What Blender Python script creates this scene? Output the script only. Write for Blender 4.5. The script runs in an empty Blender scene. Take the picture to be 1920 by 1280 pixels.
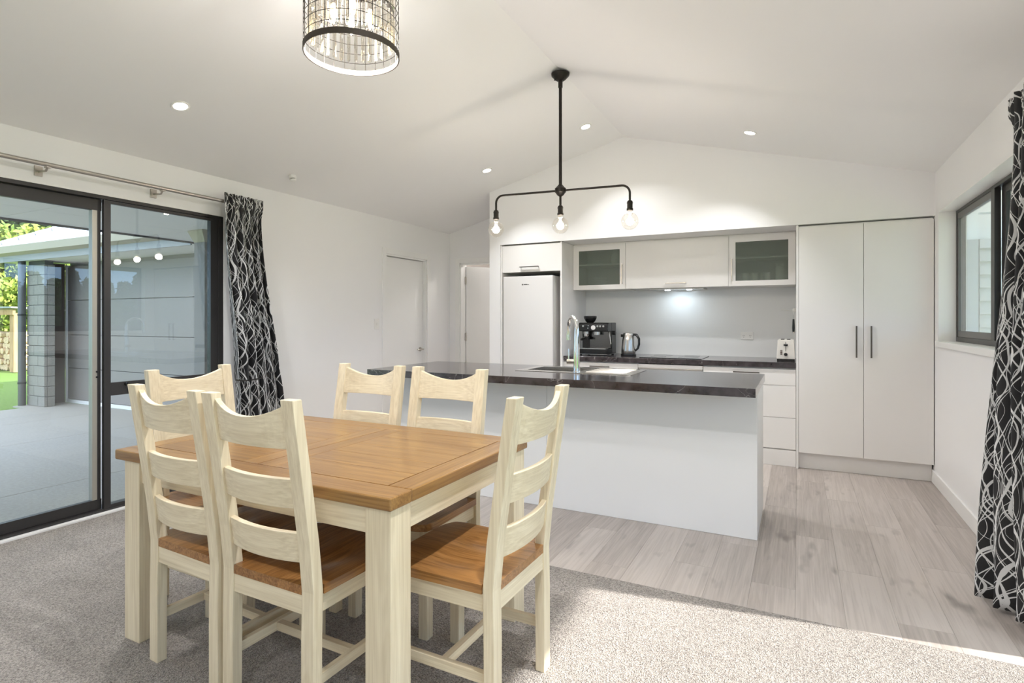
import bpy, bmesh, math, random
from mathutils import Vector, Matrix
random.seed(7)
S = bpy.context.scene
COL = S.collection
PI = math.pi

# ------------------------------------------------------------------ camera
cam_d = bpy.data.cameras.new('camera')
cam = bpy.data.objects.new('camera', cam_d)
COL.objects.link(cam)
cam_d.sensor_width = 36.0
cam_d.lens = 1058.0 / 1920.0 * 36.0
cam_d.shift_y = -40.0 / 1920.0
cam_d.clip_start = 0.05
cam_d.clip_end = 400
cam.location = (0, 0, 1.28)
cam.rotation_euler = (PI / 2, 0, math.atan(537.0 / 1058.0))
S.camera = cam

# ------------------------------------------------------------------ sky, sun, exposure
SKY_STRENGTH = 1.65
SUN_STRENGTH = 5.0
SUN_TAN = 0.600
w = bpy.data.worlds.new('sky_world')
S.world = w
w.use_nodes = True
nt = w.node_tree
tc = nt.nodes.new('ShaderNodeTexCoord')
sx = nt.nodes.new('ShaderNodeSeparateXYZ')
nt.links.new(tc.outputs['Generated'], sx.inputs[0])
grad = nt.nodes.new('ShaderNodeValToRGB')                 # blue sky, paler low down
e = grad.color_ramp.elements
e[0].position = 0.0; e[0].color = (0.42, 0.62, 0.92, 1)
e[1].position = 1.0; e[1].color = (0.30, 0.50, 0.90, 1)
nt.links.new(sx.outputs[2], grad.inputs['Fac'])
cl_n = nt.nodes.new('ShaderNodeTexNoise')                  # broken white cloud
cl_n.inputs['Scale'].default_value = 3.0; cl_n.inputs['Detail'].default_value = 6
mpg = nt.nodes.new('ShaderNodeMapping'); mpg.inputs['Scale'].default_value = (1, 1, 2.2)
nt.links.new(tc.outputs['Generated'], mpg.inputs['Vector']); nt.links.new(mpg.outputs[0], cl_n.inputs['Vector'])
cr_ = nt.nodes.new('ShaderNodeValToRGB')
cr_.color_ramp.elements[0].position = 0.38; cr_.color_ramp.elements[1].position = 0.60
nt.links.new(cl_n.outputs['Fac'], cr_.inputs['Fac'])
el = nt.nodes.new('ShaderNodeMapRange'); el.inputs['From Min'].default_value = 0.10; el.inputs['From Max'].default_value = 0.30
nt.links.new(sx.outputs[2], el.inputs['Value'])
mu = nt.nodes.new('ShaderNodeMath'); mu.operation = 'MULTIPLY'
nt.links.new(cr_.outputs['Color'], mu.inputs[0]); nt.links.new(el.outputs[0], mu.inputs[1])
mxs = nt.nodes.new('ShaderNodeMix'); mxs.data_type = 'RGBA'
nt.links.new(mu.outputs[0], mxs.inputs['Factor']); nt.links.new(grad.outputs['Color'], mxs.inputs['A'])
mxs.inputs['B'].default_value = (1.0, 0.98, 0.95, 1)
nt.links.new(mxs.outputs['Result'], nt.nodes['Background'].inputs[0])
nt.nodes['Background'].inputs[1].default_value = SKY_STRENGTH

sun_d = bpy.data.lights.new('sun', 'SUN')
sun_d.energy = SUN_STRENGTH
sun_d.angle = math.radians(1.0)
sun_d.color = (1.0, 0.96, 0.90)
sun = bpy.data.objects.new('sun', sun_d)
COL.objects.link(sun)
sun.location = (12, 2, 9)
ce = math.cos(math.atan(SUN_TAN)); se = math.sin(math.atan(SUN_TAN))
sun.rotation_euler = Vector((-0.991 * ce, -0.133 * ce, -se)).to_track_quat('-Z', 'Y').to_euler()

vs = S.view_settings
vs.view_transform = 'Standard'
vs.look = 'None'
vs.exposure = 1.16
vs.gamma = 1.0
vs.use_curve_mapping = False
S.cycles.use_denoising = True
S.cycles.max_bounces = 14
S.cycles.diffuse_bounces = 8
S.cycles.glossy_bounces = 5
S.cycles.transparent_max_bounces = 24
S.cycles.sample_clamp_indirect = 8.0

KITCHEN_DOWNLIGHT_W = 4.2
LIVING_DOWNLIGHT_W = 9.5
REAR_FILL_W = 5.0  # power of the unseen fill lamps added at the rear
PENDANT_W = 3.6
CHAND_W = 16.5

# ------------------------------------------------------------------ materials
def new_mat(name):
    m = bpy.data.materials.new(name)
    m.use_nodes = True
    n = m.node_tree
    return m, n, n.nodes['Principled BSDF']

def plain(name, col, rough=0.5, metal=0.0, spec=0.5, coat=0.0, bump=0.0, bscale=60.0, vary=0.0):
    m, n, b = new_mat(name)
    b.inputs['Base Color'].default_value = (*col, 1)
    b.inputs['Roughness'].default_value = rough
    b.inputs['Metallic'].default_value = metal
    b.inputs['Specular IOR Level'].default_value = spec
    b.inputs['Coat Weight'].default_value = coat
    tc = n.nodes.new('ShaderNodeTexCoord')
    nz = n.nodes.new('ShaderNodeTexNoise')
    nz.inputs['Scale'].default_value = bscale
    nz.inputs['Detail'].default_value = 4
    n.links.new(tc.outputs['Object'], nz.inputs['Vector'])
    if vary > 0:
        r = n.nodes.new('ShaderNodeValToRGB')
        r.color_ramp.elements[0].position = 0.3
        r.color_ramp.elements[1].position = 0.7
        r.color_ramp.elements[0].color = (*[c * (1 - vary) for c in col], 1)
        r.color_ramp.elements[1].color = (*[min(1, c * (1 + vary)) for c in col], 1)
        n.links.new(nz.outputs['Fac'], r.inputs['Fac'])
        n.links.new(r.outputs['Color'], b.inputs['Base Color'])
    if bump > 0:
        bp = n.nodes.new('ShaderNodeBump')
        bp.inputs['Strength'].default_value = bump
        bp.inputs['Distance'].default_value = 0.01
        n.links.new(nz.outputs['Fac'], bp.inputs['Height'])
        n.links.new(bp.outputs['Normal'], b.inputs['Normal'])
    return m

def emit(name, col, strength):
    m, n, b = new_mat(name)
    b.inputs['Base Color'].default_value = (*col, 1)
    b.inputs['Emission Color'].default_value = (*col, 1)
    b.inputs['Emission Strength'].default_value = strength
    return m

def wood(name, light, dark, axis, scale=1.0, rough=0.45, contrast=1.0, coat=0.0, vary=0.0, bump=0.15, knots=0.0):
    """long-grain wood; axis = grain direction in object space"""
    m, n, b = new_mat(name)
    L = n.links.new
    tc = n.nodes.new('ShaderNodeTexCoord')
    oi = n.nodes.new('ShaderNodeObjectInfo')
    mul = n.nodes.new('ShaderNodeVectorMath'); mul.operation = 'SCALE'
    comb = n.nodes.new('ShaderNodeCombineXYZ')
    for i, k in enumerate((17.3, 31.7, 23.9)):
        mm = n.nodes.new('ShaderNodeMath'); mm.operation = 'MULTIPLY'; mm.inputs[1].default_value = k
        L(oi.outputs['Random'], mm.inputs[0]); L(mm.outputs[0], comb.inputs[i])
    add = n.nodes.new('ShaderNodeVectorMath'); add.operation = 'ADD'
    L(tc.outputs['Object'], add.inputs[0]); L(comb.outputs[0], add.inputs[1])
    mp = n.nodes.new('ShaderNodeMapping')
    sc = [9.0 * scale] * 3
    sc['XYZ'.index(axis)] = 0.7 * scale
    mp.inputs['Scale'].default_value = sc
    L(add.outputs[0], mp.inputs['Vector'])
    n1 = n.nodes.new('ShaderNodeTexNoise'); n1.inputs['Scale'].default_value = 1.6
    n1.inputs['Detail'].default_value = 3; n1.inputs['Distortion'].default_value = 1.6
    L(mp.outputs[0], n1.inputs['Vector'])
    # growth rings from the low frequency field
    wv = n.nodes.new('ShaderNodeMath'); wv.operation = 'MULTIPLY'; wv.inputs[1].default_value = 26.0
    L(n1.outputs['Fac'], wv.inputs[0])
    sn = n.nodes.new('ShaderNodeMath'); sn.operation = 'SINE'; L(wv.outputs[0], sn.inputs[0])
    mp2 = n.nodes.new('ShaderNodeMapping')
    s2 = [150.0 * scale] * 3
    s2['XYZ'.index(axis)] = 3.0 * scale
    mp2.inputs['Scale'].default_value = s2
    L(add.outputs[0], mp2.inputs['Vector'])
    n2 = n.nodes.new('ShaderNodeTexNoise'); n2.inputs['Scale'].default_value = 1.0; n2.inputs['Detail'].default_value = 3
    L(mp2.outputs[0], n2.inputs['Vector'])
    a1 = n.nodes.new('ShaderNodeMath'); a1.operation = 'MULTIPLY_ADD'
    a1.inputs[1].default_value = 0.13 * contrast; a1.inputs[2].default_value = 0.0
    L(sn.outputs[0], a1.inputs[0])
    a2 = n.nodes.new('ShaderNodeMath'); a2.operation = 'MULTIPLY_ADD'; a2.inputs[1].default_value = 1.5 * contrast
    L(n2.outputs['Fac'], a2.inputs[0]); L(a1.outputs[0], a2.inputs[2])
    a3 = n.nodes.new('ShaderNodeMath'); a3.operation = 'MULTIPLY_ADD'; a3.inputs[1].default_value = 0.7 * contrast
    L(n1.outputs['Fac'], a3.inputs[0]); L(a2.outputs[0], a3.inputs[2])
    a4 = n.nodes.new('ShaderNodeMath'); a4.operation = 'SUBTRACT'; a4.inputs[1].default_value = 1.1 * contrast - 0.46
    L(a3.outputs[0], a4.inputs[0])
    fac = a4.outputs[0]
    if vary > 0:
        a5 = n.nodes.new('ShaderNodeMath'); a5.operation = 'MULTIPLY_ADD'; a5.inputs[1].default_value = vary
        L(oi.outputs['Random'], a5.inputs[0]); L(fac, a5.inputs[2])
        a6 = n.nodes.new('ShaderNodeMath'); a6.operation = 'SUBTRACT'; a6.inputs[1].default_value = vary / 2
        L(a5.outputs[0], a6.inputs[0]); fac = a6.outputs[0]
    rp = n.nodes.new('ShaderNodeValToRGB')
    rp.color_ramp.elements[0].position = 0.2; rp.color_ramp.elements[0].color = (*light, 1)
    rp.color_ramp.elements[1].position = 0.85; rp.color_ramp.elements[1].color = (*dark, 1)
    L(fac, rp.inputs['Fac'])
    out = rp.outputs['Color']
    if knots > 0:
        mk = n.nodes.new('ShaderNodeMapping')
        sk = [10.0] * 3; sk['XYZ'.index(axis)] = 3.2
        mk.inputs['Scale'].default_value = sk
        L(add.outputs[0], mk.inputs['Vector'])
        vo = n.nodes.new('ShaderNodeTexNoise'); vo.inputs['Scale'].default_value = 0.85; vo.inputs['Detail'].default_value = 2.5
        L(mk.outputs[0], vo.inputs['Vector'])
        kr = n.nodes.new('ShaderNodeValToRGB')
        kr.color_ramp.elements[0].position = 0.62; kr.color_ramp.elements[0].color = (0, 0, 0, 1)
        kr.color_ramp.elements[1].position = 0.76; kr.color_ramp.elements[1].color = (1, 1, 1, 1)
        L(vo.outputs['Fac'], kr.inputs['Fac'])
        mx = n.nodes.new('ShaderNodeMix'); mx.data_type = 'RGBA'
        km = n.nodes.new('ShaderNodeMath'); km.operation = 'MULTIPLY'; km.inputs[1].default_value = knots
        L(kr.outputs['Color'], km.inputs[0]); L(km.outputs[0], mx.inputs['Factor'])
        L(out, mx.inputs['A']); mx.inputs['B'].default_value = (*[c * 0.45 for c in dark], 1)
        out = mx.outputs['Result']
    L(out, b.inputs['Base Color'])
    b.inputs['Roughness'].default_value = rough
    b.inputs['Coat Weight'].default_value = coat
    b.inputs['Coat Roughness'].default_value = 0.15
    bp = n.nodes.new('ShaderNodeBump'); bp.inputs['Strength'].default_value = bump; bp.inputs['Distance'].default_value = 0.004
    L(n2.outputs['Fac'], bp.inputs['Height']); L(bp.outputs['Normal'], b.inputs['Normal'])
    return m

def glass(name, tint=(0.93, 0.96, 0.95), f0=0.06, rough=0.0, gtint=(1, 1, 1)):
    """thin pane: clear transmission plus a Schlick reflection"""
    m = bpy.data.materials.new(name); m.use_nodes = True
    n = m.node_tree; n.nodes.clear(); L = n.links.new
    o = n.nodes.new('ShaderNodeOutputMaterial')
    mix = n.nodes.new('ShaderNodeMixShader')
    tr = n.nodes.new('ShaderNodeBsdfTransparent'); tr.inputs[0].default_value = (*tint, 1)
    gl = n.nodes.new('ShaderNodeBsdfGlossy'); gl.inputs['Roughness'].default_value = rough
    gl.inputs['Color'].default_value = (*gtint, 1)
    ge = n.nodes.new('ShaderNodeNewGeometry')
    dt = n.nodes.new('ShaderNodeVectorMath'); dt.operation = 'DOT_PRODUCT'
    L(ge.outputs['Incoming'], dt.inputs[0]); L(ge.outputs['Normal'], dt.inputs[1])
    ab = n.nodes.new('ShaderNodeMath'); ab.operation = 'ABSOLUTE'; L(dt.outputs['Value'], ab.inputs[0])
    sb = n.nodes.new('ShaderNodeMath'); sb.operation = 'SUBTRACT'; sb.inputs[0].default_value = 1.0; L(ab.outputs[0], sb.inputs[1])
    pw = n.nodes.new('ShaderNodeMath'); pw.operation = 'POWER'; pw.inputs[1].default_value = 5.0; L(sb.outputs[0], pw.inputs[0])
    ma = n.nodes.new('ShaderNodeMath'); ma.operation = 'MULTIPLY_ADD'; ma.inputs[1].default_value = 1 - f0; ma.inputs[2].default_value = f0
    L(pw.outputs[0], ma.inputs[0])
    L(ma.outputs[0], mix.inputs[0]); L(tr.outputs[0], mix.inputs[1]); L(gl.outputs[0], mix.inputs[2])
    L(mix.outputs[0], o.inputs[0])
    return m

def frosted(name):
    m = bpy.data.materials.new(name); m.use_nodes = True
    n = m.node_tree; n.nodes.clear(); L = n.links.new
    o = n.nodes.new('ShaderNodeOutputMaterial')
    mix = n.nodes.new('ShaderNodeMixShader'); mix.inputs[0].default_value = 0.22
    rf = n.nodes.new('ShaderNodeBsdfRefraction'); rf.inputs['Roughness'].default_value = 0.2; rf.inputs['IOR'].default_value = 1.03
    rf.inputs['Color'].default_value = (0.75, 0.80, 0.76, 1)
    df = n.nodes.new('ShaderNodeBsdfPrincipled'); df.inputs['Base Color'].default_value = (0.42, 0.45, 0.41, 1)
    df.inputs['Roughness'].default_value = 0.35
    L(rf.outputs[0], mix.inputs[1]); L(df.outputs[0], mix.inputs[2]); L(mix.outputs[0], o.inputs[0])
    return m

def carpet_mat():
    m, n, b = new_mat('carpet_pile'); L = n.links.new
    tc = n.nodes.new('ShaderNodeTexCoord')
    a = n.nodes.new('ShaderNodeTexNoise'); a.inputs['Scale'].default_value = 170; a.inputs['Detail'].default_value = 3
    c = n.nodes.new('ShaderNodeTexNoise'); c.inputs['Scale'].default_value = 3.2; c.inputs['Detail'].default_value = 4
    v = n.nodes.new('ShaderNodeTexVoronoi'); v.inputs['Scale'].default_value = 210
    for x in (a, c, v): L(tc.outputs['Object'], x.inputs['Vector'])
    r = n.nodes.new('ShaderNodeValToRGB')
    r.color_ramp.elements[0].position = 0.30; r.color_ramp.elements[0].color = (0.135, 0.115, 0.10, 1)
    r.color_ramp.elements[1].position = 0.68; r.color_ramp.elements[1].color = (0.54, 0.488, 0.44, 1)
    L(a.outputs['Fac'], r.inputs['Fac'])
    mx = n.nodes.new('ShaderNodeMix'); mx.data_type = 'RGBA'; mx.blend_type = 'MULTIPLY'; mx.inputs['Factor'].default_value = 0.5
    r2 = n.nodes.new('ShaderNodeValToRGB')
    r2.color_ramp.elements[0].position = 0.35; r2.color_ramp.elements[0].color = (0.72, 0.72, 0.72, 1)
    r2.color_ramp.elements[1].position = 0.65; r2.color_ramp.elements[1].color = (1, 1, 1, 1)
    L(c.outputs['Fac'], r2.inputs['Fac'])
    L(r.outputs['Color'], mx.inputs['A']); L(r2.outputs['Color'], mx.inputs['B'])
    L(mx.outputs['Result'], b.inputs['Base Color'])
    b.inputs['Roughness'].default_value = 0.95
    b.inputs['Specular IOR Level'].default_value = 0.1
    b.inputs['Sheen Weight'].default_value = 0.25
    ad = n.nodes.new('ShaderNodeMath'); ad.operation = 'ADD'
    L(a.outputs['Fac'], ad.inputs[0]); L(v.outputs['Distance'], ad.inputs[1])
    bp = n.nodes.new('ShaderNodeBump'); bp.inputs['Strength'].default_value = 0.7; bp.inputs['Distance'].default_value = 0.009
    L(ad.outputs[0], bp.inputs['Height']); L(bp.outputs['Normal'], b.inputs['Normal'])
    return m

def stone_mat():
    m, n, b = new_mat('dark_stone_laminate'); L = n.links.new
    tc = n.nodes.new('ShaderNodeTexCoord')
    a = n.nodes.new('ShaderNodeTexNoise'); a.inputs['Scale'].default_value = 14; a.inputs['Detail'].default_value = 8
    L(tc.outputs['Object'], a.inputs['Vector'])
    r = n.nodes.new('ShaderNodeValToRGB')
    r.color_ramp.elements[0].position = 0.35; r.color_ramp.elements[0].color = (0.022, 0.017, 0.019, 1)
    r.color_ramp.elements[1].position = 0.75; r.color_ramp.elements[1].color = (0.075, 0.062, 0.066, 1)
    L(a.outputs['Fac'], r.inputs['Fac'])
    # thin pale veins
    nz = n.nodes.new('ShaderNodeTexNoise'); nz.inputs['Scale'].default_value = 3; nz.inputs['Detail'].default_value = 5; nz.inputs['Distortion'].default_value = 1.2
    L(tc.outputs['Object'], nz.inputs['Vector'])
    s = n.nodes.new('ShaderNodeMath'); s.operation = 'SUBTRACT'; s.inputs[1].default_value = 0.5; L(nz.outputs['Fac'], s.inputs[0])
    q = n.nodes.new('ShaderNodeMath'); q.operation = 'ABSOLUTE'; L(s.outputs[0], q.inputs[0])
    lt = n.nodes.new('ShaderNodeMath'); lt.operation = 'LESS_THAN'; lt.inputs[1].default_value = 0.003; L(q.outputs[0], lt.inputs[0])
    mx = n.nodes.new('ShaderNodeMix'); mx.data_type = 'RGBA'
    k = n.nodes.new('ShaderNodeMath'); k.operation = 'MULTIPLY'; k.inputs[1].default_value = 0.35; L(lt.outputs[0], k.inputs[0])
    L(k.outputs[0], mx.inputs['Factor']); L(r.outputs['Color'], mx.inputs['A']); mx.inputs['B'].default_value = (0.45, 0.42, 0.42, 1)
    L(mx.outputs['Result'], b.inputs['Base Color'])
    b.inputs['Roughness'].default_value = 0.12
    b.inputs['Specular IOR Level'].default_value = 0.8
    return m

def curtain_mat():
    """black cloth printed with sheaves of pale wavy lines, driven by the cloth's own UV (metres)"""
    m, n, b = new_mat('black_swirl_cloth'); L = n.links.new
    uv = n.nodes.new('ShaderNodeUVMap')
    sp = n.nodes.new('ShaderNodeSeparateXYZ'); L(uv.outputs[0], sp.inputs[0])
    def M(op, a, b_=None, c=None):
        x = n.nodes.new('ShaderNodeMath'); x.operation = op
        for i, v in enumerate((a, b_, c)):
            if v is None: continue
            if isinstance(v, (int, float)): x.inputs[i].default_value = v
            else: L(v, x.inputs[i])
        return x.outputs[0]
    nz = n.nodes.new('ShaderNodeTexNoise'); nz.inputs['Scale'].default_value = 5.0; nz.inputs['Detail'].default_value = 1.0
    L(uv.outputs[0], nz.inputs['Vector'])
    acc = None
    W_ = 0.62
    fam = [  # period U, amplitude, wavelength V, phase, line half width (in periods)
        (0.118, 0.036, 0.44, 0.0, 0.045), (0.122, 0.040, 0.47, 0.5, 0.024), (0.115, 0.034, 0.42, 0.9, 0.030), (0.120, 0.038, 0.50, 1.2, 0.020),
        (0.125, 0.042, 0.49, 3.2, 0.042), (0.119, 0.037, 0.45, 3.7, 0.022), (0.116, 0.041, 0.43, 4.2, 0.028), (0.123, 0.036, 0.52, 4.6, 0.018),
        (0.150, 0.055, 0.61, 2.1, 0.016), (0.165, 0.058, 0.57, 5.4, 0.016), (0.108, 0.030, 0.38, 2.6, 0.022), (0.140, 0.048, 0.33, 1.0, 0.014)]
    for i, (pu, am, wl, ph, hw) in enumerate(fam):
        hw *= W_
        ang = M('MULTIPLY_ADD', sp.outputs[1], 2 * PI / wl, ph)
        x = M('MULTIPLY_ADD', M('SINE', ang), am, sp.outputs[0])
        x = M('MULTIPLY_ADD', nz.outputs['Fac'], 0.05 + 0.006 * i, x)
        fr = M('FRACT', M('MULTIPLY_ADD', x, 1.0 / pu, 0.37 * i))
        d = M('ABSOLUTE', M('SUBTRACT', fr, 0.5))
        # width swells along the stroke
        wd = M('MULTIPLY_ADD', M('SINE', M('MULTIPLY_ADD', sp.outputs[1], 2 * PI / (wl * 1.7), ph * 2 + i)), hw * 0.65, hw)
        l = M('LESS_THAN', d, wd)
        acc = l if acc is None else M('MAXIMUM', acc, l)
    n3 = n.nodes.new('ShaderNodeTexNoise'); n3.inputs['Scale'].default_value = 55.0
    L(uv.outputs[0], n3.inputs['Vector'])
    mx = n.nodes.new('ShaderNodeMix'); mx.data_type = 'RGBA'
    L(acc, mx.inputs['Factor'])
    mx.inputs['A'].default_value = (0.012, 0.012, 0.014, 1)
    mx.inputs['B'].default_value = (0.74, 0.74, 0.74, 1)
    L(mx.outputs['Result'], b.inputs['Base Color'])
    b.inputs['Roughness'].default_value = 0.55
    b.inputs['Sheen Weight'].default_value = 0.1
    bp = n.nodes.new('ShaderNodeBump'); bp.inputs['Strength'].default_value = 0.1; bp.inputs['Distance'].default_value = 0.002
    L(n3.outputs['Fac'], bp.inputs['Height']); L(bp.outputs['Normal'], b.inputs['Normal'])
    return m

def leaf_mat(name, c1, c2):
    m, n, b = new_mat(name); L = n.links.new
    tc = n.nodes.new('ShaderNodeTexCoord')
    nz = n.nodes.new('ShaderNodeTexNoise'); nz.inputs['Scale'].default_value = 1.7; nz.inputs['Detail'].default_value = 5
    L(tc.outputs['Object'], nz.inputs['Vector'])
    r = n.nodes.new('ShaderNodeValToRGB')
    r.color_ramp.elements[0].position = 0.35; r.color_ramp.elements[0].color = (*c1, 1)
    r.color_ramp.elements[1].position = 0.68; r.color_ramp.elements[1].color = (*c2, 1)
    L(nz.outputs['Fac'], r.inputs['Fac']); L(r.outputs['Color'], b.inputs['Base Color'])
    b.inputs['Roughness'].default_value = 0.6
    return m

WALL = plain('white_wall_paint', (0.838, 0.836, 0.842), 0.6, bump=0.02, bscale=180)
CEIL = plain('white_ceiling_paint', (0.862, 0.86, 0.866), 0.7, bump=0.02, bscale=180)
TRIM = plain('white_trim_gloss', (0.84, 0.838, 0.83), 0.3)
CAB = plain('white_cabinet_melamine', (0.80, 0.785, 0.77), 0.33)
CABIN = plain('cabinet_inside', (0.74, 0.73, 0.70), 0.5)
SPLASH = plain('splashback_glass', (0.78, 0.785, 0.78), 0.18)
STONE = stone_mat()
BLACKAL = plain('black_aluminium', (0.030, 0.028, 0.028), 0.35, spec=0.5)
GREYAL = plain('grey_aluminium', (0.16, 0.155, 0.15), 0.35, metal=0.6)
PULLM = plain('pale_bronze_aluminium', (0.42, 0.40, 0.35), 0.4, metal=0.5)
STEEL = plain('brushed_steel', (0.62, 0.60, 0.57), 0.24, metal=1.0, vary=0.05, bscale=90)
CHROME = plain('chrome', (0.80, 0.81, 0.82), 0.06, metal=1.0)
BRONZE = plain('bronze_handle', (0.16, 0.145, 0.13), 0.3, metal=0.8)
NICKEL = plain('satin_nickel', (0.50, 0.47, 0.43), 0.3, metal=1.0)
DARKMET = plain('oil_rubbed_iron', (0.028, 0.024, 0.021), 0.42, metal=0.7)
BANDM = plain('matt_bronze_band', (0.050, 0.038, 0.028), 0.6, metal=0.2)
BLACKPL = plain('black_plastic', (0.012, 0.012, 0.012), 0.22)
BLACKGL = plain('black_ceramic_glass', (0.008, 0.008, 0.009), 0.04)
WHITEPL = plain('white_plastic', (0.82, 0.81, 0.79), 0.35)
FRIDGE = plain('fridge_white_enamel', (0.74, 0.725, 0.715), 0.22)
CREAMW = plain('toaster_cream', (0.78, 0.75, 0.70), 0.3)
DARKGAP = plain('dark_gap', (0.02, 0.018, 0.016), 0.8)
GLASS = glass('window_glass')
BULBG = glass('bulb_glass', (0.97, 0.95, 0.92), 0.09)
CRYST = glass('crystal_glass', (0.90, 0.88, 0.84), 0.28)
FROST = frosted('frosted_glass')
CARPET = carpet_mat()
CLOTH = curtain_mat()
_cr, _cd = (0.90, 0.80, 0.60), (0.56, 0.45, 0.285)
CREAM = {a: wood('cream_oak_' + a, _cr, _cd, a, 1.0, 0.45, 0.40, bump=0.2) for a in 'XYZ'}
_ol, _od = (0.37, 0.200, 0.060), (0.205, 0.095, 0.025)
OAK = {a: wood('honey_oak_' + a, _ol, _od, a, 1.0, 0.30, 0.8, coat=0.25, vary=0.25) for a in 'XY'}
SEATW = wood('seat_oak', (0.42, 0.205, 0.066), (0.20, 0.082, 0.02), 'Y', 1.0, 0.30, 0.9, coat=0.3, vary=0.2)
PLANK = wood('grey_oak_laminate', (0.52, 0.465, 0.43), (0.29, 0.25, 0.225), 'Y', 0.8, 0.38, 0.46, vary=0.40, bump=0.04, knots=0.75)
CONC = plain('patio_concrete', (0.41, 0.382, 0.345), 0.75, bump=0.15, bscale=40, vary=0.10)
GREYWALL = plain('garage_grey_panel', (0.29, 0.26, 0.238), 0.5)
BRICK = plain('grey_brick', (0.30, 0.285, 0.255), 0.85, bump=0.3, bscale=70, vary=0.12)
MORTAR = plain('grey_mortar', (0.13, 0.13, 0.13), 0.9)
SOFFIT = plain('soffit_board', (0.86, 0.85, 0.83), 0.6)
GUTTER = plain('gutter_beige', (0.46, 0.40, 0.31), 0.45)
ROOFM = plain('light_roof_tile', (0.60, 0.62, 0.68), 0.45, vary=0.05, bscale=8)
DARKROOF = plain('dark_roof', (0.08, 0.08, 0.085), 0.6)
BROWN = plain('dark_brown_matt', (0.115, 0.085, 0.072), 0.7)  # on the garage jamb this dark tone stands in for shade
LAWN = plain('lawn_grass', (0.15, 0.25, 0.035), 0.9, bump=0.8, bscale=25, vary=0.35)
LEAFL = leaf_mat('bright_foliage', (0.10, 0.17, 0.025), (0.46, 0.52, 0.10))
LEAFD = leaf_mat('dark_foliage', (0.025, 0.055, 0.018), (0.10, 0.17, 0.05))
BARK = plain('bark', (0.10, 0.075, 0.05), 0.9, bump=0.4, bscale=30)
TIMBER = wood('shed_timber', (0.66, 0.42, 0.22), (0.40, 0.22, 0.10), 'Z', 1.0, 0.7)
LOGM = plain('split_log', (0.72, 0.52, 0.33), 0.8, vary=0.3, bscale=20)
CORRUG = plain('corrugated_steel', (0.42, 0.42, 0.41), 0.45, metal=0.4)
LAMPW = emit('downlight_lens', (1.0, 0.93, 0.82), 14.0)
FILAM = emit('bulb_filament', (1.0, 0.80, 0.48), 60.0)
GLOWC = emit('candle_bulb_glow', (1.0, 0.78, 0.45), 9.0)
HOODL = emit('hood_lamp_lens', (0.85, 0.94, 1.0), 8.0)

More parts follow.
